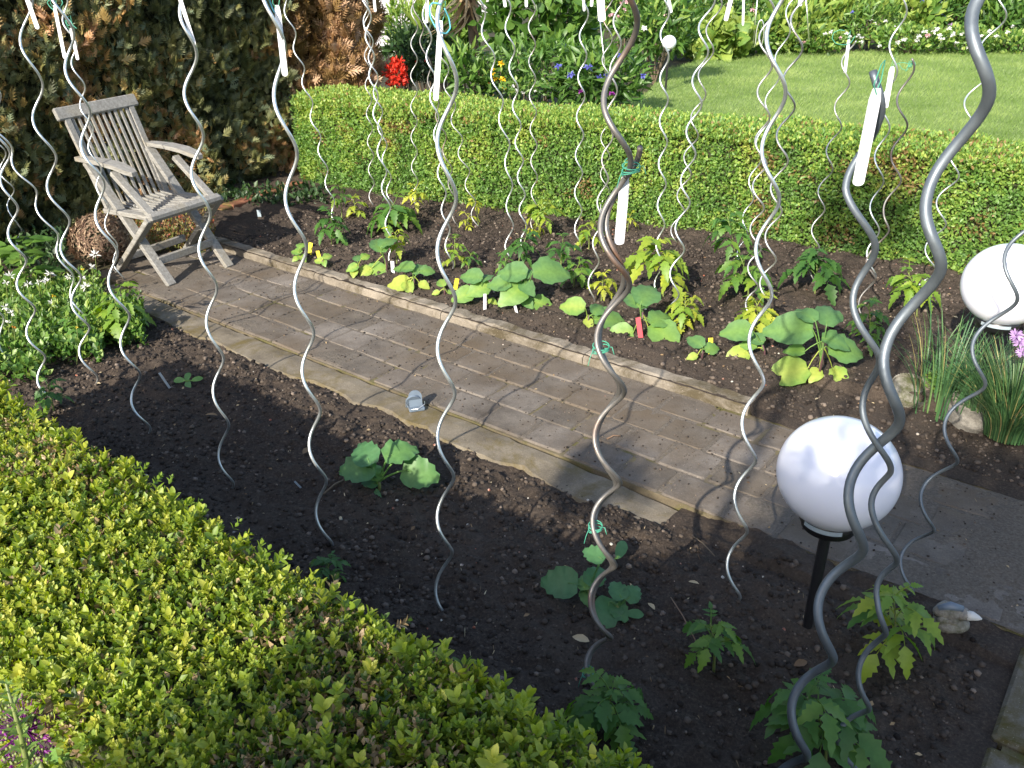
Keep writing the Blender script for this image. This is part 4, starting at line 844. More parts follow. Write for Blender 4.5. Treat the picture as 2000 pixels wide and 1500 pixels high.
leafy(365, 752, [(350, 742, 26, 170, .8), (366, 735, 24, 90, .8), (384, 740, 22, 30, .9), (367, 752, 26, -80, .6)], 'small bright courgette seedling alone at the left of the lower bed', 'courgette plant', 'courgette_plant', 'zuc', COTY, 0, .7, None, 'stem', .02)
def ptag(x, y0, x1, y1, wpx, m, label, hs=.05):
    b0 = G(x, y0, hs); d = b0.y; t = W(x1, y1, d); b = MB(); wd = wpx*mpp(d, .08); n_ = Vector((random.uniform(-.2, .2), -1, .3))
    ax = Vector((t.x-b0.x, 0, t.z-b0.z)); b.bar(Vector((0, 0, 0))-ax*.3, ax, wd, .0012, n_, bev=.0004); o = b.build('plant_tag', M[m]); o.location = b0; tag(o, label, 'plant tag', 'small plastic plant tags')
ptag(605, 495, 607, 474, 8, 'ytag', 'yellow tag right of the tiny round-leaved seedling')
ptag(625, 508, 620, 490, 7, 'ytag', 'yellow tag standing in the tiny flat seedling')
ptag(888, 570, 893, 544, 8, 'ytag', 'yellow tag beside the kerb, right of the tall bright stake')
ptag(1388, 688, 1388, 660, 9, 'ytag', 'yellow tag behind the seedling with a folded leaf')
ptag(1252, 662, 1246, 620, 10, 'rtag', 'red tag against the stem of the large aubergine')
ptag(768, 536, 766, 510, 7, 'tag', 'white tag behind the aubergine with a tall upright leaf')
ptag(947, 602, 947, 574, 6, 'tag', 'white tag at the foot of the blue-green aubergine')
ptag(1009, 610, 1005, 594, 5, 'tag', 'white tag tip below the large central aubergine')
ptag(507, 425, 505, 410, 8, 'clearp', 'clear greyish tag at the shaded left end of the bed')
ptag(333, 760, 311, 728, 5, 'clearp', 'thin clear slanted tag left of the lone small courgette seedling', 0)
ptag(585, 950, 575, 940, 4, 'clearp', 'tiny clear tag left of the sunlit courgette plant', 0)

# ---------------------------------------------------------------- chives, onions, stones, clip, figurine
def blades(name, label, px, py, n, rad, hmin, hmax, wd, hs, lean=.35, cat='chives', m='blade', flowers=0):
    b0 = G(px, py, hs); root = empty(name, tuple(b0), label, cat); ps = []
    a = rng.uniform(0, 6.28, n); r = rad*rng.random(n)**.5; L_ = rng.uniform(hmin, hmax, n)
    for i in range(n):
        o = Vector((math.cos(a[i]), math.sin(a[i]), 0)); p = o*r[i]; ln = lean*(.3+r[i]/rad)*rng.uniform(.4, 1.4); k = 7; V = []; Fq = []
        sd = Vector((-o.y, o.x, 0)); 
        for j in range(k):
            q = j/(k-1); c = p+o*L_[i]*ln*q*q*1.1+Vector((0, 0, L_[i]*(q-.35*ln*q*q))); w_ = wd*(1-q**3*.9)
            V += [tuple(c-sd*w_), tuple(c+o*w_*.8), tuple(c+sd*w_)]
            if j: z = 3*(j-1); Fq += [(z, z+1, z+4, z+3), (z+1, z+2, z+5, z+4)]
        ps.append((np.array(V), np.array(Fq), np.full(len(V), np.clip(rng.normal(.45, .2), 0, 1) if rng.random() > .05 else .97)))
    mesh_of(ps, 'blades', M[m], root)
    return root, b0
blades('chive_clump', 'smaller chive clump around the black stake of the right globe', 1905, 806, 300, .07, .18, .32, .0022, .03, .55)
r_, b0 = blades('chive_clump', 'dense clump of green chives growing over the edging stones beside the right globe', 1964, 850, 560, .075, .22, .42, .0022, .03, .5)
for (x, y) in ((1992, 668), (1998, 688), (1985, 655)):
    c = W(x, y, b0.y-.05)-b0; ps = []
    for i in range(60):
        v = Vector((random.gauss(0, 1), random.gauss(0, 1), random.gauss(0, 1))).normalized(); ps.append(one(LANCE, c+v*.004, v, v.cross(Vector((.3, .5, .8))), .02, random.random()))
    mesh_of(ps, 'flower_head', M['lilac'], r_)
blades('spring_onion', 'tall blue-green spring onion leaves behind the leftmost round edging stone', 1835, 800, 44, .11, .28, .5, .0035, .03, .4, 'spring onion')
blades('spring_onion', 'thin spring onion leaves crossing behind the thick stake right of the largest aubergine', 1808, 735, 14, .05, .25, .42, .0028, .05, .5, 'spring onion')
def lowherb(name, label, cx, cy, hs, rx, ry, h, n, size, m, proto, mean=.55, cat='herb', kind=None, zmax=None):
    b0 = G(cx, cy, hs); a = rng.uniform(0, 6.28, n); r = rng.random(n)**.5; x = rx*r*np.cos(a); y = ry*r*np.sin(a); z = h*rng.random(n)*(1-r**2*.6)
    Nn = np.stack([np.cos(a)*.6, np.sin(a)*.6, np.ones(n)*.8], 1)
    V, Fq, C = leaves_on(n, np.stack([x, y, z], 1), Nn, .2, rng.uniform(.6, 1.2, n)*size, np.clip(rng.normal(mean, .17, n)+z/h*.15, 0, 1), proto, .8, .6)
    o = np_mesh(name, V, Fq, C, M[m]); o.location = b0; return tag(o, label, cat, kind=kind)
lowherb('parsley_plant', 'small green herb patch between the chives and the round edging stones', 1862, 765, .03, .13, .10, .09, 700, .022, 'green', HEART)
def disc(px, py, rp, label, tiltx, tilty):
    c = G(px, py+10, 0); r = rp*mpp(c.y, .05); root = empty('edging_stone', (c.x, c.y, r*.38+.03), label, 'edging stone', 'round edging stones')
    root.rotation_euler = (R(tiltx), R(tilty), random.uniform(-.15, .15))
    n = 40; b = MB(); prof = [(.001, .004), (r*.5, .006), (r*.86, .002), (r*.90, .0), (r*.93, .010), (r*.985, .010), (r, .002), (r*.97, -.03), (.001, -.03)]
    b.lathe((0, 0, 0), prof, n); o = b.build('disc', M['stone'], root)
    b = MB()
    for k in range(44):
        a = 2*math.pi*k/44; b.box((r*.958*math.cos(a), r*.958*math.sin(a), .0115), (.006, .004, .004), Matrix.Rotation(a, 3, 'Z'), .5, 0, .001)
    b.build('rim', M['stone'], root)
disc(1772, 778, 39, 'round rimmed edging stone with a beaded edge, leftmost of the row below the onions', 24, -4)
disc(1893, 822, 50, 'darker round edging stone in front of the chives, middle of the row', 24, 2)
disc(1995, 832, 44, 'dark round edging stone cut by the right frame edge', 24, 4)
# the blue-grey folding clip standing at the path edge
b0 = G(812, 797, 0); root = empty('plastic_clip', tuple(b0), 'blue-grey plastic clip with a round-topped upright tab at the edge of the path', 'clip'); root.rotation_euler = (0, 0, R(18)); mm = mpp(b0.y, .04)
def tabmesh(w2, h, th):
    pr = [(-w2*.95, 0), (-w2, h*.6)]+[(-w2*math.cos(a), h*.6+w2*1.0*math.sin(a)) for a in np.linspace(.2, math.pi-.2, 10)]+[(w2, h*.6), (w2*.95, 0)]
    n = len(pr); V = [(x, -th/2, z) for x, z in pr]+[(x, th/2, z) for x, z in pr]
    return V, [tuple(range(n)), tuple(range(2*n-1, n-1, -1))]+[(i, i+n, (i+1) % n+n, (i+1) % n) for i in range(n)]
b = MB(); V, Fs = tabmesh(.026, .078, .008); V = np.array(V) @ np.array(Matrix.Rotation(R(-16), 3, 'X')).T+np.array([0, -.012, .005]); b.add(V, Fs); b.build('tab', M['clip'], root)
b = MB(); V, Fs = tabmesh(.03, .055, .008); V = np.array(V) @ np.array(Matrix.Rotation(R(24), 3, 'X')).T+np.array([-.008, .015, .003]); b.add(V, Fs); b.build('tab', M['clip'], root)
b = MB(); b.box((0, -.01, .008), (.062, .05, .014), None, .5, 0, .003); b.build('foot', M['clip'], root)
b = MB(); b.tube([(-.036, .0, .022), (-.03, -.03, .012), (.0, -.04, .016), (.03, -.034, .03), (.034, -.01, .03)], .0012, 6); b.build('spring_wire', M['wire'], root)
# weathered little animal figurine on the corner of the path
c = G(1852, 1222, 0); root = empty('animal_figurine', tuple(c), 'small weathered stone animal figurine with a pale pointed snout at the path corner', 'garden figurine'); k = mpp(c.y, .05); root.rotation_euler = (0, 0, R(-8))
def blob(parts, segs=18, seed=3):
    b = MB()
    for (x, y, z, a, b_, c_) in parts:
        pr = [(max(1e-4, math.sin(t)), -math.cos(t)) for t in np.linspace(0, math.pi, 12)]; m_ = MB(); m_.lathe((0, 0, 0), pr, segs); V = np.concatenate(m_.V)
        V = V*np.array([a, b_, c_]); V += (fbm(V[:, 0]*60+9, V[:, 1]*60+V[:, 2]*40+9, 1, 2, seed)[:, None]-.5)*.008; b.add(V+np.array([x, y, z]), m_.F)
    return b
b = blob([(0, 0, .012, .052, .036, .022)]); b.build('plinth', M['stone'], root, True)
b = blob([(-.005, 0, .05, .042, .026, .024), (.0, -.018, .03, .014, .012, .016), (-.024, -.016, .03, .015, .013, .017), (.026, -.012, .05, .019, .017, .016)]); b.build('body', M['stone'], root, True)
b = MB(); b.tube([(.03, -.014, .052), (.045, -.017, .053), (.058, -.02, .051), (.066, -.022, .050)], np.array([.014, .012, .007, .002]), 12); b.build('snout', M['white'], root, True)
b = MB(); b.tube([(-.04, -.006, .06), (-.01, -.008, .073), (.018, -.01, .068)], np.array([.008, .012, .009]), 10); b.build('back_crest', M['clip'], root, True)
# twigs and odd bits named as things
def stick(x0, y0, x1, y1, r, hs, label, m='bark'):
    a = G(x0, y0, hs); c = G(x1, y1, hs); b = MB(); md = a.lerp(c, .5)+Vector((0, .006, .012)); b.tube([a-a+Vector((0, 0, .006)), md-a, c-a+Vector((0, 0, .008))], r, 6); o = b.build('twig', M[m], None, True); o.location = a; tag(o, label, 'twig')
stick(632, 968, 675, 940, .0035, 0, 'brown twig lying left of the sunlit courgette plant')
stick(1185, 860, 1212, 855, .003, 0, 'short pale twig on the paving right of the dark stakes', 'straw')
stick(1310, 1170, 1360, 1260, .0018, 0, 'long thin straw sloping by the shaded spindly tomato', 'straw')
stick(1352, 1050, 1395, 1090, .002, 0, 'thin brown twig near the path edging left of the near globe')
stick(1220, 667, 1246, 664, .0018, .05, 'short straw lying below the red tag', 'straw')
def fleaf(x, y, s, hs, label, r=.8):
    c = G(x, y, hs); V, Fq, C = one(OVAL, (0, 0, .008), (1, .3, .1), (0, -.2, 1), s, r); o = np_mesh('fallen_leaf', V, Fq, C, M['litter']); o.location = c; o.rotation_euler = (0, 0, random.random()*6); tag(o, label, 'fallen leaf', 'fallen dry leaves')
fleaf(1118, 1248, .045, 0, 'curled yellow fallen leaf left of the lowest green twine')
fleaf(1278, 1195, .03, 0, 'pale crumpled fallen leaf right of the flecked courgette plant')
fleaf(1365, 1145, .03, 0, 'yellow crumpled fallen leaf above the shaded spindly tomato')
fleaf(1550, 1305, .04, 0, 'red-brown fallen leaf between the spindly tomato and the thickest stake', .1)
fleaf(425, 815, .05, 0, 'brown withered fallen leaf beside the stake below the small courgette seedling', .3)
fleaf(592, 890, .045, 0, 'withered brown fallen leaf above left of the brown twig', .2)

# ---------------------------------------------------------------- left border: flowering cover, fibre mound, sedums
def patch_px(name, label, boxes, n, h, size, m, proto, mean, kind='stuff', cat='ground cover', hs=0., up=.5):
    ps = []
    for (x0, x1, y0, y1, wt) in boxes:
        k = int(n*wt); P = np.array([tuple(G(rng.uniform(x0, x1), rng.uniform(y0, y1), hs+h*.5)) for _ in range(k)]); P[:, 2] = hs+h*rng.random(k)
        ps.append(leaves_on(k, P, np.tile([.1, -.3, .9], (k, 1)), up, rng.uniform(.6, 1.3, k)*size, np.clip(rng.normal(mean, .18, k)+(P[:, 2]-hs)/h*.15, 0, 1), proto, .8, .6))
    V, Fq, C = join(*ps); return tag(np_mesh(name, V, Fq, C, M[m]), label, cat, kind=kind)
patch_px('ground_cover', 'low green leafy ground cover with white blooms left of the chair', [(-60, 90, 545, 730, .35), (60, 200, 545, 690, .4), (170, 280, 590, 655, .25)], 8000, .11, .03, 'green', OVAL2, .5)
patch_px('ground_cover', 'feathery low green foliage under the white blooms left of the chair', [(-40, 200, 545, 650, 1)], 1600, .14, .03, 'green', LAN2, .6)
patch_px('sedum_cover', 'red and green sedum cushions under and behind the wooden chair', [(235, 300, 395, 470, .4), (290, 420, 410, 480, .6)], 4200, .10, .018, 'sedum', OVAL2, .55)
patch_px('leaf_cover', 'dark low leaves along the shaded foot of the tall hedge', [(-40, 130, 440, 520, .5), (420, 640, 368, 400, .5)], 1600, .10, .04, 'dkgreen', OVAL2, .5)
# star-shaped white flower clusters
for i, (x, y, s_, c_) in enumerate([(20, 540, 13, 'white'), (12, 552, 9, 'white'), (98, 535, 13, 'white'), (90, 548, 10, 'white'), (76, 552, 9, 'white'), (186, 498, 13, 'white'), (180, 522, 10, 'white'), (168, 560, 13, 'white'), (160, 542, 9, 'white'), (135, 540, 9, 'white'), (10, 600, 11, 'white'), (22, 612, 9, 'white'), (16, 630, 8, 'white'), (100, 590, 8, 'white'), (55, 555, 10, 'white'), (162, 526, 5, 'yellow'), (105, 578, 5, 'yellow'), (150, 640, 4, 'yellow'), (27, 640, 6, 'orange')]):
    b = G(x, y+72, 0); c = W(x, y, b.y); root = empty('star_flower', (b.x, b.y, 0), ['white starry flower head in the cover left of the chair', 'small yellow bloom in the cover left of the chair'][c_ != 'white'] , 'flower', ['white star flowers left of the chair', 'yellow blooms left of the chair'][c_ != 'white'])
    mb = MB(); cz = Vector((c.x-b.x, 0, c.z)); mb.tube([(0, 0, 0), cz*.6+Vector((.006, 0, 0)), cz], .0014, 5); mb.build('stem', M['stem'], root)
    sz = s_*.72*mpp(b.y, c.z); ps = []
    for q in range(14 if c_ == 'white' else 8):
        v = Vector((random.gauss(0, .7), random.gauss(-.3, .7), random.gauss(.3, .5))).normalized()
        ps.append(one(OVAL2 if c_ != 'white' else LAN2, cz+v*sz*.25, v+Vector((0, 0, .1)), Vector((random.gauss(0, .4), -.6, .8)), sz*.95, random.random()))
    mesh_of(ps, 'petals', M[c_], root)
def lance_plant(px, py, cx, cy, rp, n, size, hue, label, name='leafy_plant', m='green', proto=None, d=None, hs=0., cat='plant'):
    b = G(px, py, hs) if d is None else Vector((W(px, py, d).x, d, hs)); c = W(cx, cy, b.y)-b; root = empty(name, tuple(b), label, cat); mp_ = mpp(b.y, .3); ps = []
    mb = MB(); mb.tube([(0, 0, -.02), (c.x*.5, 0, c.z*.5), (c.x, 0, c.z+rp*mp_*.3)], .005, 6); mb.build('stem', M['stem'], root, True)
    for i in range(n):
        a = random.uniform(0, 6.28); z = random.uniform(-1, 1); o = Vector((math.cos(a), math.sin(a), 0)); p = c+Vector((0, 0, z*rp*mp_*.7))
        tp = o+Vector((0, 0, random.uniform(-.1, .5))); ps.append(one(proto or LANCE, p+o*rp*mp_*random.uniform(.05, .55), tp, Vector((0, -.3, 1))-o*.2, size*random.uniform(.7, 1.15), min(1, max(0, random.gauss(hue, .12)))))
    mesh_of(ps, 'foliage', M[m], root); return root
lance_plant(50, 590, 42, 500, 55, 34, .1, .6, 'bushy plant with broad lance leaves at far left before the tall hedge', proto=COTY)
lance_plant(5, 570, 2, 505, 25, 14, .1, .5, 'leafy plant cut by the left frame edge', proto=COTY)
# round mound of dry fibres
c = G(205, 515, 0); k = mpp(c.y, .15); root = empty('fibre_mound', tuple(c), 'round brown mound of dry matted fibres left of the chair leg', 'dry mound')
n = 2600; a = rng.uniform(0, 6.28, n); z = rng.uniform(-.6, 1, n); rr_ = np.sqrt(1-z*z); rx, rz = 52*k, 50*k
P = np.stack([rr_*np.cos(a)*rx, rr_*np.sin(a)*rx, rz*.95+z*rz], 1); nn = np.stack([rr_*np.cos(a), rr_*np.sin(a), z], 1); tp = np.cross(nn, rng.normal(0, 1, (n, 3)))
V, Fq, C = scat(LAN2, P-tp*.02, tp+nn*.15, nn, np.stack([np.full(n, .03), rng.uniform(.04, .09, n), np.full(n, .03)], 1), rng.random(n)); np_mesh('fibres', V, Fq, C, M['straw'], root)
b = blob([(0, 0, rz*.95, rx*.97, rx*.97, rz*.97)]); b.build('inside', M['core'], root, True)

# ---------------------------------------------------------------- allium and flower stalk at the lower left corner
c = W(52, 1425, .93); root = empty('allium_plant', (c.x, c.y, 0), 'fading purple allium seed head below the foreground hedge at lower left', 'allium')
b = MB(); b.tube([(0, 0, 0), (.01, 0, c.z*.5), (0, 0, c.z)], .004, 8); b.build('stem', M['stem'], root, True)
Rr = 66*mpp(c.y, c.z); ps = []; bud = MB()
for i in range(170):
    y = 1-2*(i+.5)/170; r = math.sqrt(1-y*y); a = i*2.399; v = Vector((r*math.cos(a), r*math.sin(a), y)); e = Vector((0, 0, c.z))+v*Rr*random.uniform(.82, 1)
    ps.append(tube_np([Vector((0, 0, c.z)), e], .0006, 3, .2)); bud.lathe(tuple(e), [(.0002, -.0026), (.0024, -.001), (.0026, .001), (.0002, .003)], 7)
    if random.random() < (.75 if (v.x > .1 and v.z < .3) else .2):
        for q in range(4): ps.append(one(LAN2, e, v+Vector((random.gauss(0, .8), random.gauss(0, .8), random.gauss(0, .8))), v, .011, random.random()))
mesh_of(ps, 'petals', M['purple'], root); bud.build('seed_capsules', M['stem'], root, True)
c0 = W(64, 1545, .85); root = empty('flower_stalk', (c0.x, c0.y, 0), 'upright pale green flower stalk with small buds before the allium', 'flower stalk')
t1, t2 = W(40, 1430, .85)-Vector((c0.x, c0.y, 0)), W(12, 1335, .85)-Vector((c0.x, c0.y, 0)); b = MB(); t0_ = Vector((0, 0, c0.z)); b.tube([(0, 0, 0), t0_, t1, t2], np.array([.0045, .0045, .0035, .0015]), 8); b.build('stem', M['stem'], root, True); ps = []
for i in range(26):
    q = i/25; p = (t0_.lerp(t1, q*2) if q < .5 else t1.lerp(t2, q*2-1)); a = i*2.4; o = Vector((math.cos(a), math.sin(a), .9)); ps.append(one(OVAL2, p, o, Vector((-o.x, -o.y, 1)), .022*(1.1-.6*q), .85)); ps.append(one(LAN2, p, Vector((-o.x, o.y, .5)), (0, 0, 1), .03*(1.1-.6*q), .75))
mesh_of(ps, 'buds', M['green'], root)
lance_plant(170, 1500, 178, 1460, 30, 3, .09, .8, 'large pale blue-green leaf rising beside the lower left of the foreground hedge', 'broad_leaf_plant', 'zuc', EGG, 1.0)

# ---------------------------------------------------------------- flower beds and shrubs beyond the low hedge
def bush(name, label, cx, cy, d, rw, rh, n, size, proto, m, mean, cat='shrub', flowers=(), up=.35, group=None, sd=.15):
    c = W(cx, cy, d); mp_ = mpp(d, c.z); rx, rz = rw*mp_, rh*mp_; cz = c.z; root = empty(name, (c.x, d, 0), label, cat, group)
    a = rng.uniform(0, 6.28, n); z = rng.uniform(-1, 1, n); r = np.sqrt(1-z*z); k = rng.uniform(.55, 1.08, n)*(1+(fbm(a*2, z*2+4, 1, 2, 8)-.5)*.5)
    zz = cz+z*rz*k; kp = zz > -.02; x = r*np.cos(a)*rx*k; y = r*np.sin(a)*rx*.8*k; P = np.stack([x, y, zz], 1)[kp]; Nn = np.stack([r*np.cos(a), r*np.sin(a), z], 1)[kp]; q = len(P)
    V, Fq, C = leaves_on(q, P, Nn, up, rng.uniform(.65, 1.2, q)*size, np.clip(rng.normal(mean, sd, q)+Nn[:, 2]*.08, 0, 1), proto, .6, .5); np_mesh('foliage', V, Fq, C, M[m], root)
    b = MB()
    for i in range(7):
        a_ = i*.9; b.tube([(0, 0, -.03), (math.cos(a_)*rx*.25, math.sin(a_)*rx*.25, max(.05, cz*.5)), (math.cos(a_)*rx*.6, math.sin(a_)*rx*.5, max(.1, cz+rz*.4))], np.array([.012, .008, .004])*(d/9), 5)
    b.build('stems', M['bark'], root)
    for (fx, fy, fs, fc) in flowers:
        p = W(fx, fy, d-rx*.75)-Vector((c.x, d, 0)); ps = []; s_ = fs*mpp(d, p.z)
        for i in range(16):
            v = Vector((random.gauss(0, 1), random.gauss(-.6, .8), random.gauss(.2, .6))).normalized(); ps.append(one(OVAL2, p, v, Vector((random.gauss(0, .5), -.4, .8)), s_*random.uniform(.5, .75), random.random()))
        mesh_of(ps, 'flower', M[fc], root)
    return root
bush('heart_leaved_shrub', 'light green shrub with heart-shaped leaves beyond the middle of the low box hedge', 1055, 30, 8.6, 108, 92, 950, .115, HEART, 'green', .5, flowers=())
bush('perennial_plant', 'tall green perennials with lance leaves in front of the heart-leaved shrub', 1075, 135, 7.6, 120, 52, 1100, .10, LANCE, 'green', .45, 'perennial')
bush('cornflower_plant', 'clump of blue cornflowers at the near left corner of the lawn', 1170, 155, 7.3, 85, 55, 900, .11, LANCE, 'green', .42, 'cornflowers',
     [(1091, 129, 13, 'blue'), (1115, 146, 13, 'blue'), (1149, 132, 15, 'blue'), (1171, 153, 14, 'blue'), (1183, 147, 13, 'blue'), (1189, 161, 10, 'purple'), (1134, 178, 10, 'purple'), (1213, 109, 12, 'blue'), (1256, 147, 13, 'blue'), (1195, 182, 9, 'purple')])
bush('yellow_flower_plant', 'yellow wallflowers on a green plant right behind the low box hedge', 960, 150, 7.3, 48, 34, 320, .07, LANCE, 'green', .5, 'wallflowers',
     [(979, 124, 11, 'yellow'), (962, 135, 8, 'yellow'), (967, 153, 10, 'yellow'), (982, 154, 11, 'yellow'), (984, 172, 9, 'yellow'), (945, 148, 7, 'orange'), (964, 144, 7, 'yellow'), (953, 162, 6, 'orange')])
bush('lily_plant', 'leafy upright lily stems left of the yellow wallflowers', 912, 145, 7.2, 45, 48, 260, .12, LANCE, 'green', .55, 'lily')
bush('forget_me_not', 'pale blue forget-me-nots just above the box hedge by the cornflowers', 1012, 172, 7.0, 34, 14, 220, .04, OVAL2, 'green', .6, 'forget-me-nots', [(1002, 168, 6, 'white'), (1008, 176, 6, 'white'), (1022, 180, 7, 'white'), (1045, 178, 5, 'white')])
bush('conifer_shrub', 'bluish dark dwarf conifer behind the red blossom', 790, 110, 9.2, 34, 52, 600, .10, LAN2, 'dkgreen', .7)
bush('ornamental_grass', 'light feathery grasses and reeds left of the palm trunk', 870, 75, 10.5, 60, 70, 1300, .22, LAN2, 'green', .75, 'grass', up=.8)
bush('flowering_shrub', 'sunny shrub with orange-yellow blooms behind the spiral stakes at upper centre-left', 790, 55, 10.8, 40, 45, 500, .12, LAN2, 'green', .75, flowers=[(779, 58, 9, 'orange'), (888, 14, 6, 'yellow')])
bush('orange_flower_plant', 'plant dotted with small orange flowers beside the palm crown', 888, 18, 12., 30, 28, 300, .1, LAN2, 'green', .7, 'flowers', [(882, 6, 6, 'yellow'), (890, 12, 6, 'yellow'), (876, 20, 6, 'orange'), (896, 22, 6, 'yellow'), (882, 36, 6, 'yellow'), (892, 36, 6, 'orange')])
bush('poppy_plant', 'low red flowers glimpsed behind the stakes right of the red blossom', 865, 125, 9.0, 45, 34, 300, .06, OVAL2, 'dkgreen', .4, 'flowers', [(886, 118, 8, 'red'), (880, 122, 7, 'red'), (832, 118, 5, 'red'), (812, 120, 4, 'red'), (872, 135, 6, 'red')])
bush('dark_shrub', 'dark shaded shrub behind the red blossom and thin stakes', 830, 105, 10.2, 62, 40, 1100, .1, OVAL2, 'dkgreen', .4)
bush('red_flower_plant', 'plant covered in bright red blossom just behind the left part of the box hedge', 774, 146, 7.5, 19, 27, 520, .035, OVAL2, 'red', .7, 'red flowers', sd=.3)
# palm-like cordyline with dead leaves
d = 9.6; c = W(938, 150, d); root = empty('cordyline_palm', (c.x, d, 0), 'cordyline palm trunk with hanging dead brown leaves beyond the low hedge', 'palm')
tp_ = W(912, -60, d)-Vector((c.x, d, 0)); b = MB(); b.tube([(0, 0, -.02), (tp_.x*.4, 0, tp_.z*.4), tuple(tp_)], np.array([.055, .05, .045]), 10); b.build('trunk', M['bark'], root, True)
ps = []; pg = []
for i in range(70):
    a = random.uniform(0, 6.28); o = Vector((math.cos(a), math.sin(a), random.uniform(-1.6, -.3))); ps.append(one(leafproto([(0, .02), (.5, .035), (1, .004)], .3, .3), tp_*random.uniform(.72, .95), o, Vector((-o.x, -o.y, .5)), random.uniform(.3, .6), random.random()))
for i in range(60):
    a = random.uniform(0, 6.28); o = Vector((math.cos(a), math.sin(a), random.uniform(.2, 1.5))); pg.append(one(leafproto([(0, .02), (.5, .04), (1, .004)], .3, .35), tp_, o, Vector((-o.x, -o.y, 1)), random.uniform(.4, .7), random.random()))
mesh_of(ps, 'dead_leaves', M['litter'], root); mesh_of(pg, 'crown', M['green'], root)
# far border at the back of the lawn
FB = [
 (1285, 55, 12.5, 75, 52, 'green', .5, LANCE, .17, 'leafy green bush behind the cornflowers at the lawn corner', [(1259, 55, 11, 'white'), (1220, 18, 6, 'pink'), (1196, 28, 6, 'pink'), (1224, 4, 7, 'pink')]),
 (1225, 15, 14., 70, 50, 'green', .65, LANCE, .18, 'bush with pink and white roses above the cornflowers', [(1215, 6, 9, 'pink'), (1222, 22, 8, 'pink'), (1232, 10, 8, 'white'), (1192, 30, 7, 'pink'), (1208, 33, 7, 'pink'), (1297, 26, 10, 'pink'), (1285, 20, 7, 'pink')]),
 (1345, 70, 15.8, 52, 40, 'green', .45, LANCE, .18, 'green bush directly right of the small far white ball', []),
 (1400, 80, 15.6, 45, 28, 'green', .85, EGG, .3, 'plant with large bright leaves at the back edge of the lawn', [(1415, 62, 5, 'blue')]),
 (1385, 25, 18., 70, 48, 'green', .5, LANCE, .2, 'tall mixed perennials above the far end of the lawn, left part', [(1470, 20, 9, 'pink'), (1430, 55, 5, 'blue')]),
 (1460, 75, 16.2, 55, 32, 'green', .6, OVAL2, .12, 'rounded green clump at the back edge left of the wire hoop', []),
 (1470, 20, 19., 70, 48, 'green', .65, LAN2, .25, 'pale green tall perennials behind the wire hoop', [(1471, 27, 9, 'pink'), (1510, 12, 6, 'blue')]),
 (1545, 60, 16.4, 60, 38, 'green', .8, LAN2, .25, 'bright grass-like clump left of the border flowers', []),
 (1600, 35, 18., 70, 48, 'green', .85, LAN2, .3, 'bright yellow-green grassy clump above the pink-white flowers', []),
 (1590, 80, 16.2, 60, 22, 'green', .65, OVAL2, .09, 'low edging plants with pink-white flowers behind the green twine loop', [(1612, 66, 7, 'white'), (1622, 62, 7, 'white'), (1654, 66, 8, 'white'), (1660, 72, 7, 'white'), (1675, 70, 8, 'white'), (1683, 74, 7, 'white'), (1682, 82, 7, 'white'), (1641, 74, 6, 'pink'), (1570, 82, 6, 'pink'), (1718, 90, 7, 'white')]),
 (1690, 45, 17.5, 65, 42, 'green', .6, LANCE, .15, 'clump with scattered pale blue flowers above the white ones', [(1665, 24, 6, 'blue'), (1700, 38, 6, 'white'), (1708, 46, 7, 'white'), (1730, 42, 7, 'white'), (1746, 52, 6, 'white')]),
 (1775, 30, 18., 60, 46, 'green', .85, OVAL2, .2, 'pale silvery-green clump in the far border', [(1800, 2, 9, 'blue')]),
 (1780, 75, 16.3, 70, 24, 'green', .7, OVAL2, .09, 'low edging plants with many white flowers at the right of the far border', [(x_, y_, 9, c__) for x_, y_, c__ in ((1753, 83, 'white'), (1766, 77, 'white'), (1792, 79, 'white'), (1794, 71, 'white'), (1806, 62, 'white'), (1824, 63, 'white'), (1834, 70, 'white'), (1829, 57, 'white'), (1852, 56, 'white'), (1862, 68, 'white'), (1840, 76, 'white'), (1812, 68, 'pink'))]),
 (1845, 25, 18.2, 65, 46, 'green', .4, LANCE, .22, 'darker iris clump with violet-blue blooms in the far border', [(1836, 30, 12, 'blue'), (1842, 36, 10, 'blue'), (1832, 4, 10, 'blue'), (1856, 48, 8, 'lilac')]),
 (1880, 78, 16.4, 70, 24, 'green', .65, OVAL2, .09, 'low edging plants behind the thickest stake, dotted white', [(1868, 84, 8, 'white'), (1878, 66, 8, 'white'), (1916, 70, 8, 'white'), (1932, 62, 8, 'white'), (1945, 70, 8, 'white'), (1890, 92, 6, 'white')]),
 (1925, 20, 18.5, 70, 48, 'green', .6, LAN2, .3, 'iris leaves with pale lilac blooms in the far right border', [(1960, 8, 9, 'lilac'), (1930, 30, 7, 'lilac')]),
 (1985, 40, 17.5, 60, 50, 'green', .5, LANCE, .22, 'dense green clump at the top right corner', [(1978, 52, 7, 'white'), (1962, 72, 8, 'white')]),
 (1985, 85, 16.5, 60, 22, 'green', .6, OVAL2, .09, 'low rounded edging plant at the right end of the far border', [(1968, 62, 8, 'white')])]
for (cx, cy, d, rw, rh, m, mean, pr, sz, lb, fl) in FB:
    bush('border_plant', lb, cx, cy, d, rw, rh, 850, sz, pr, m, mean, 'border plant', fl, .5, sd=.2)
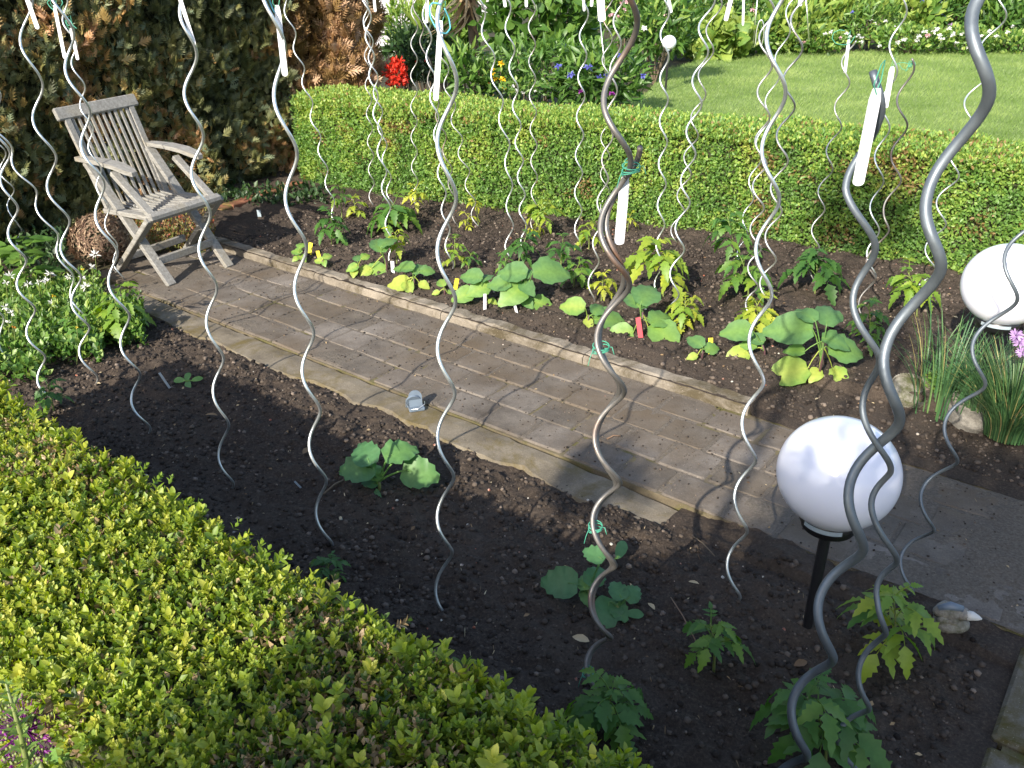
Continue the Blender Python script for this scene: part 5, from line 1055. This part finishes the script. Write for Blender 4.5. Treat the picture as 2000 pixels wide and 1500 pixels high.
for i, (x0, x1, y0, y1, dd_) in enumerate([(1180, 2100, -60, 60, 21.), ]):
    n = 9000; xs = rng.uniform(x0, x1, n); ys = rng.uniform(y0, y1, n); P = np.array([tuple(W(x, y, dd_+rng.uniform(-1, 6))) for x, y in zip(xs, ys)]); P[:, 2] = rng.uniform(0, 1.5, n)
    V, Fq, C = leaves_on(n, P, np.tile([0, -.5, .6], (n, 1)), .4, rng.uniform(.12, .3, n), np.clip(rng.normal(.5, .25, n), 0, 1), LANCE, .7, .6); tag(np_mesh('border_foliage', V, Fq, C, M['green']), 'mass of green foliage at the back of the far flower border', 'foliage', kind='stuff')
# thin canes and a wire hoop in the far bed
def cane(x0, y0, x1, y1, d, r, label, m='wire', name='cane'):
    a = W(x0, y0, d); c = W(x1, y1, d); b = MB(); b.tube([a-a, c-a], r, 6); o = b.build(name, M[m], None, True); o.location = a; tag(o, label, 'cane')
cane(1580, 78, 1573, -20, 15.5, .012, 'pale thin cane standing in the far border above the pink-white flowers')
cane(1471, 85, 1481, -20, 15.5, .010, 'pale thin cane beside the wire hoop in the far border')
cane(1187, 190, 1172, 40, 6.2, .004, 'thin pale green cane before the cornflowers', 'wire')
loop([(1475, 90), (1477, 62), (1482, 43), (1488, 38), (1491, 46), (1492, 66), (1487, 92)], 15.3, .009, 'bent wire hoop standing in the far flower border', 'wire')
bpy.data.objects['twine'].name = 'twine'

# ---------------------------------------------------------------- unseen trees added behind the camera, crowns shaped to cast the shade
SHD = SH; EA = Vector((.875, -.485, 0))
def shader_tree(name, a, s, bmin, blobs, label, leaf=.07):
    root = empty(name, tuple(EA*a-SHD*s), label, 'tree'); ps = []; b = MB(); b.tube([(0, 0, -.05), (.03, 0, bmin*.5), (0, .03, bmin)], np.array([.07, .055, .04]), 8)
    for (da, bz, ra, rb, n) in blobs:
        c = EA*da+Vector((0, 0, bz)); b.tube([(0, 0, bmin*.6), tuple(c*.6+Vector((0, 0, bmin*.3))), tuple(c)], np.array([.035, .02, .008]), 6)
        th = rng.uniform(0, 6.28, n); z = rng.uniform(-1, 1, n); r = np.sqrt(1-z*z); k = rng.random(n)**.33*(1+.25*rng.normal(0, 1, n)*.6)
        P = np.stack([c.x+r*np.cos(th)*ra*k, c.y+r*np.sin(th)*ra*k, c.z+z*rb*k], 1); ps.append(leaves_on(n, P, rng.normal(0, 1, (n, 3)), .3, rng.uniform(.6, 1.2, n)*leaf, np.clip(rng.normal(.5, .2, n), 0, 1), OVAL2))
    V, Fq, C = join(*ps); np_mesh('crown', V, Fq, C, M['green'], root); b.build('trunk', M['bark'], root, True)
# b = height on the plane 3 m behind the camera
shader_tree('unseen_shade_tree', -.1, 3, 1.0, [(-.3, 1.2, .62, .95, 4500), (-.05, 2.2, .62, .66, 6000), (-.46, 2.33, .36, .42, 2800), (-.02, 2.9, .3, .42, 1500), (.35, 2.7, .55, .75, 5000), (.75, 3.0, .6, .8, 4500)], 'unseen leafy tree added behind the viewer to shade the near bed')
shader_tree('unseen_shade_tree', 1.6, 3.4, 1.2, [(-.4, 1.8, .9, 1.2, 5000), (-.6, 3.2, .55, .6, 2600), (.3, 3.0, .9, 1., 4500)], 'unseen wide leafy tree added at right behind the viewer to cast shade')
shader_tree('unseen_shade_tree', -.45, 3.2, 3., [(-.15, 5.0, .3, .16, 420), (.2, 4.1, .12, .12, 60), (-.5, 3.12, .16, .1, 160)], 'unseen slender tall tree added so that its tip shades the low hedge', .09)
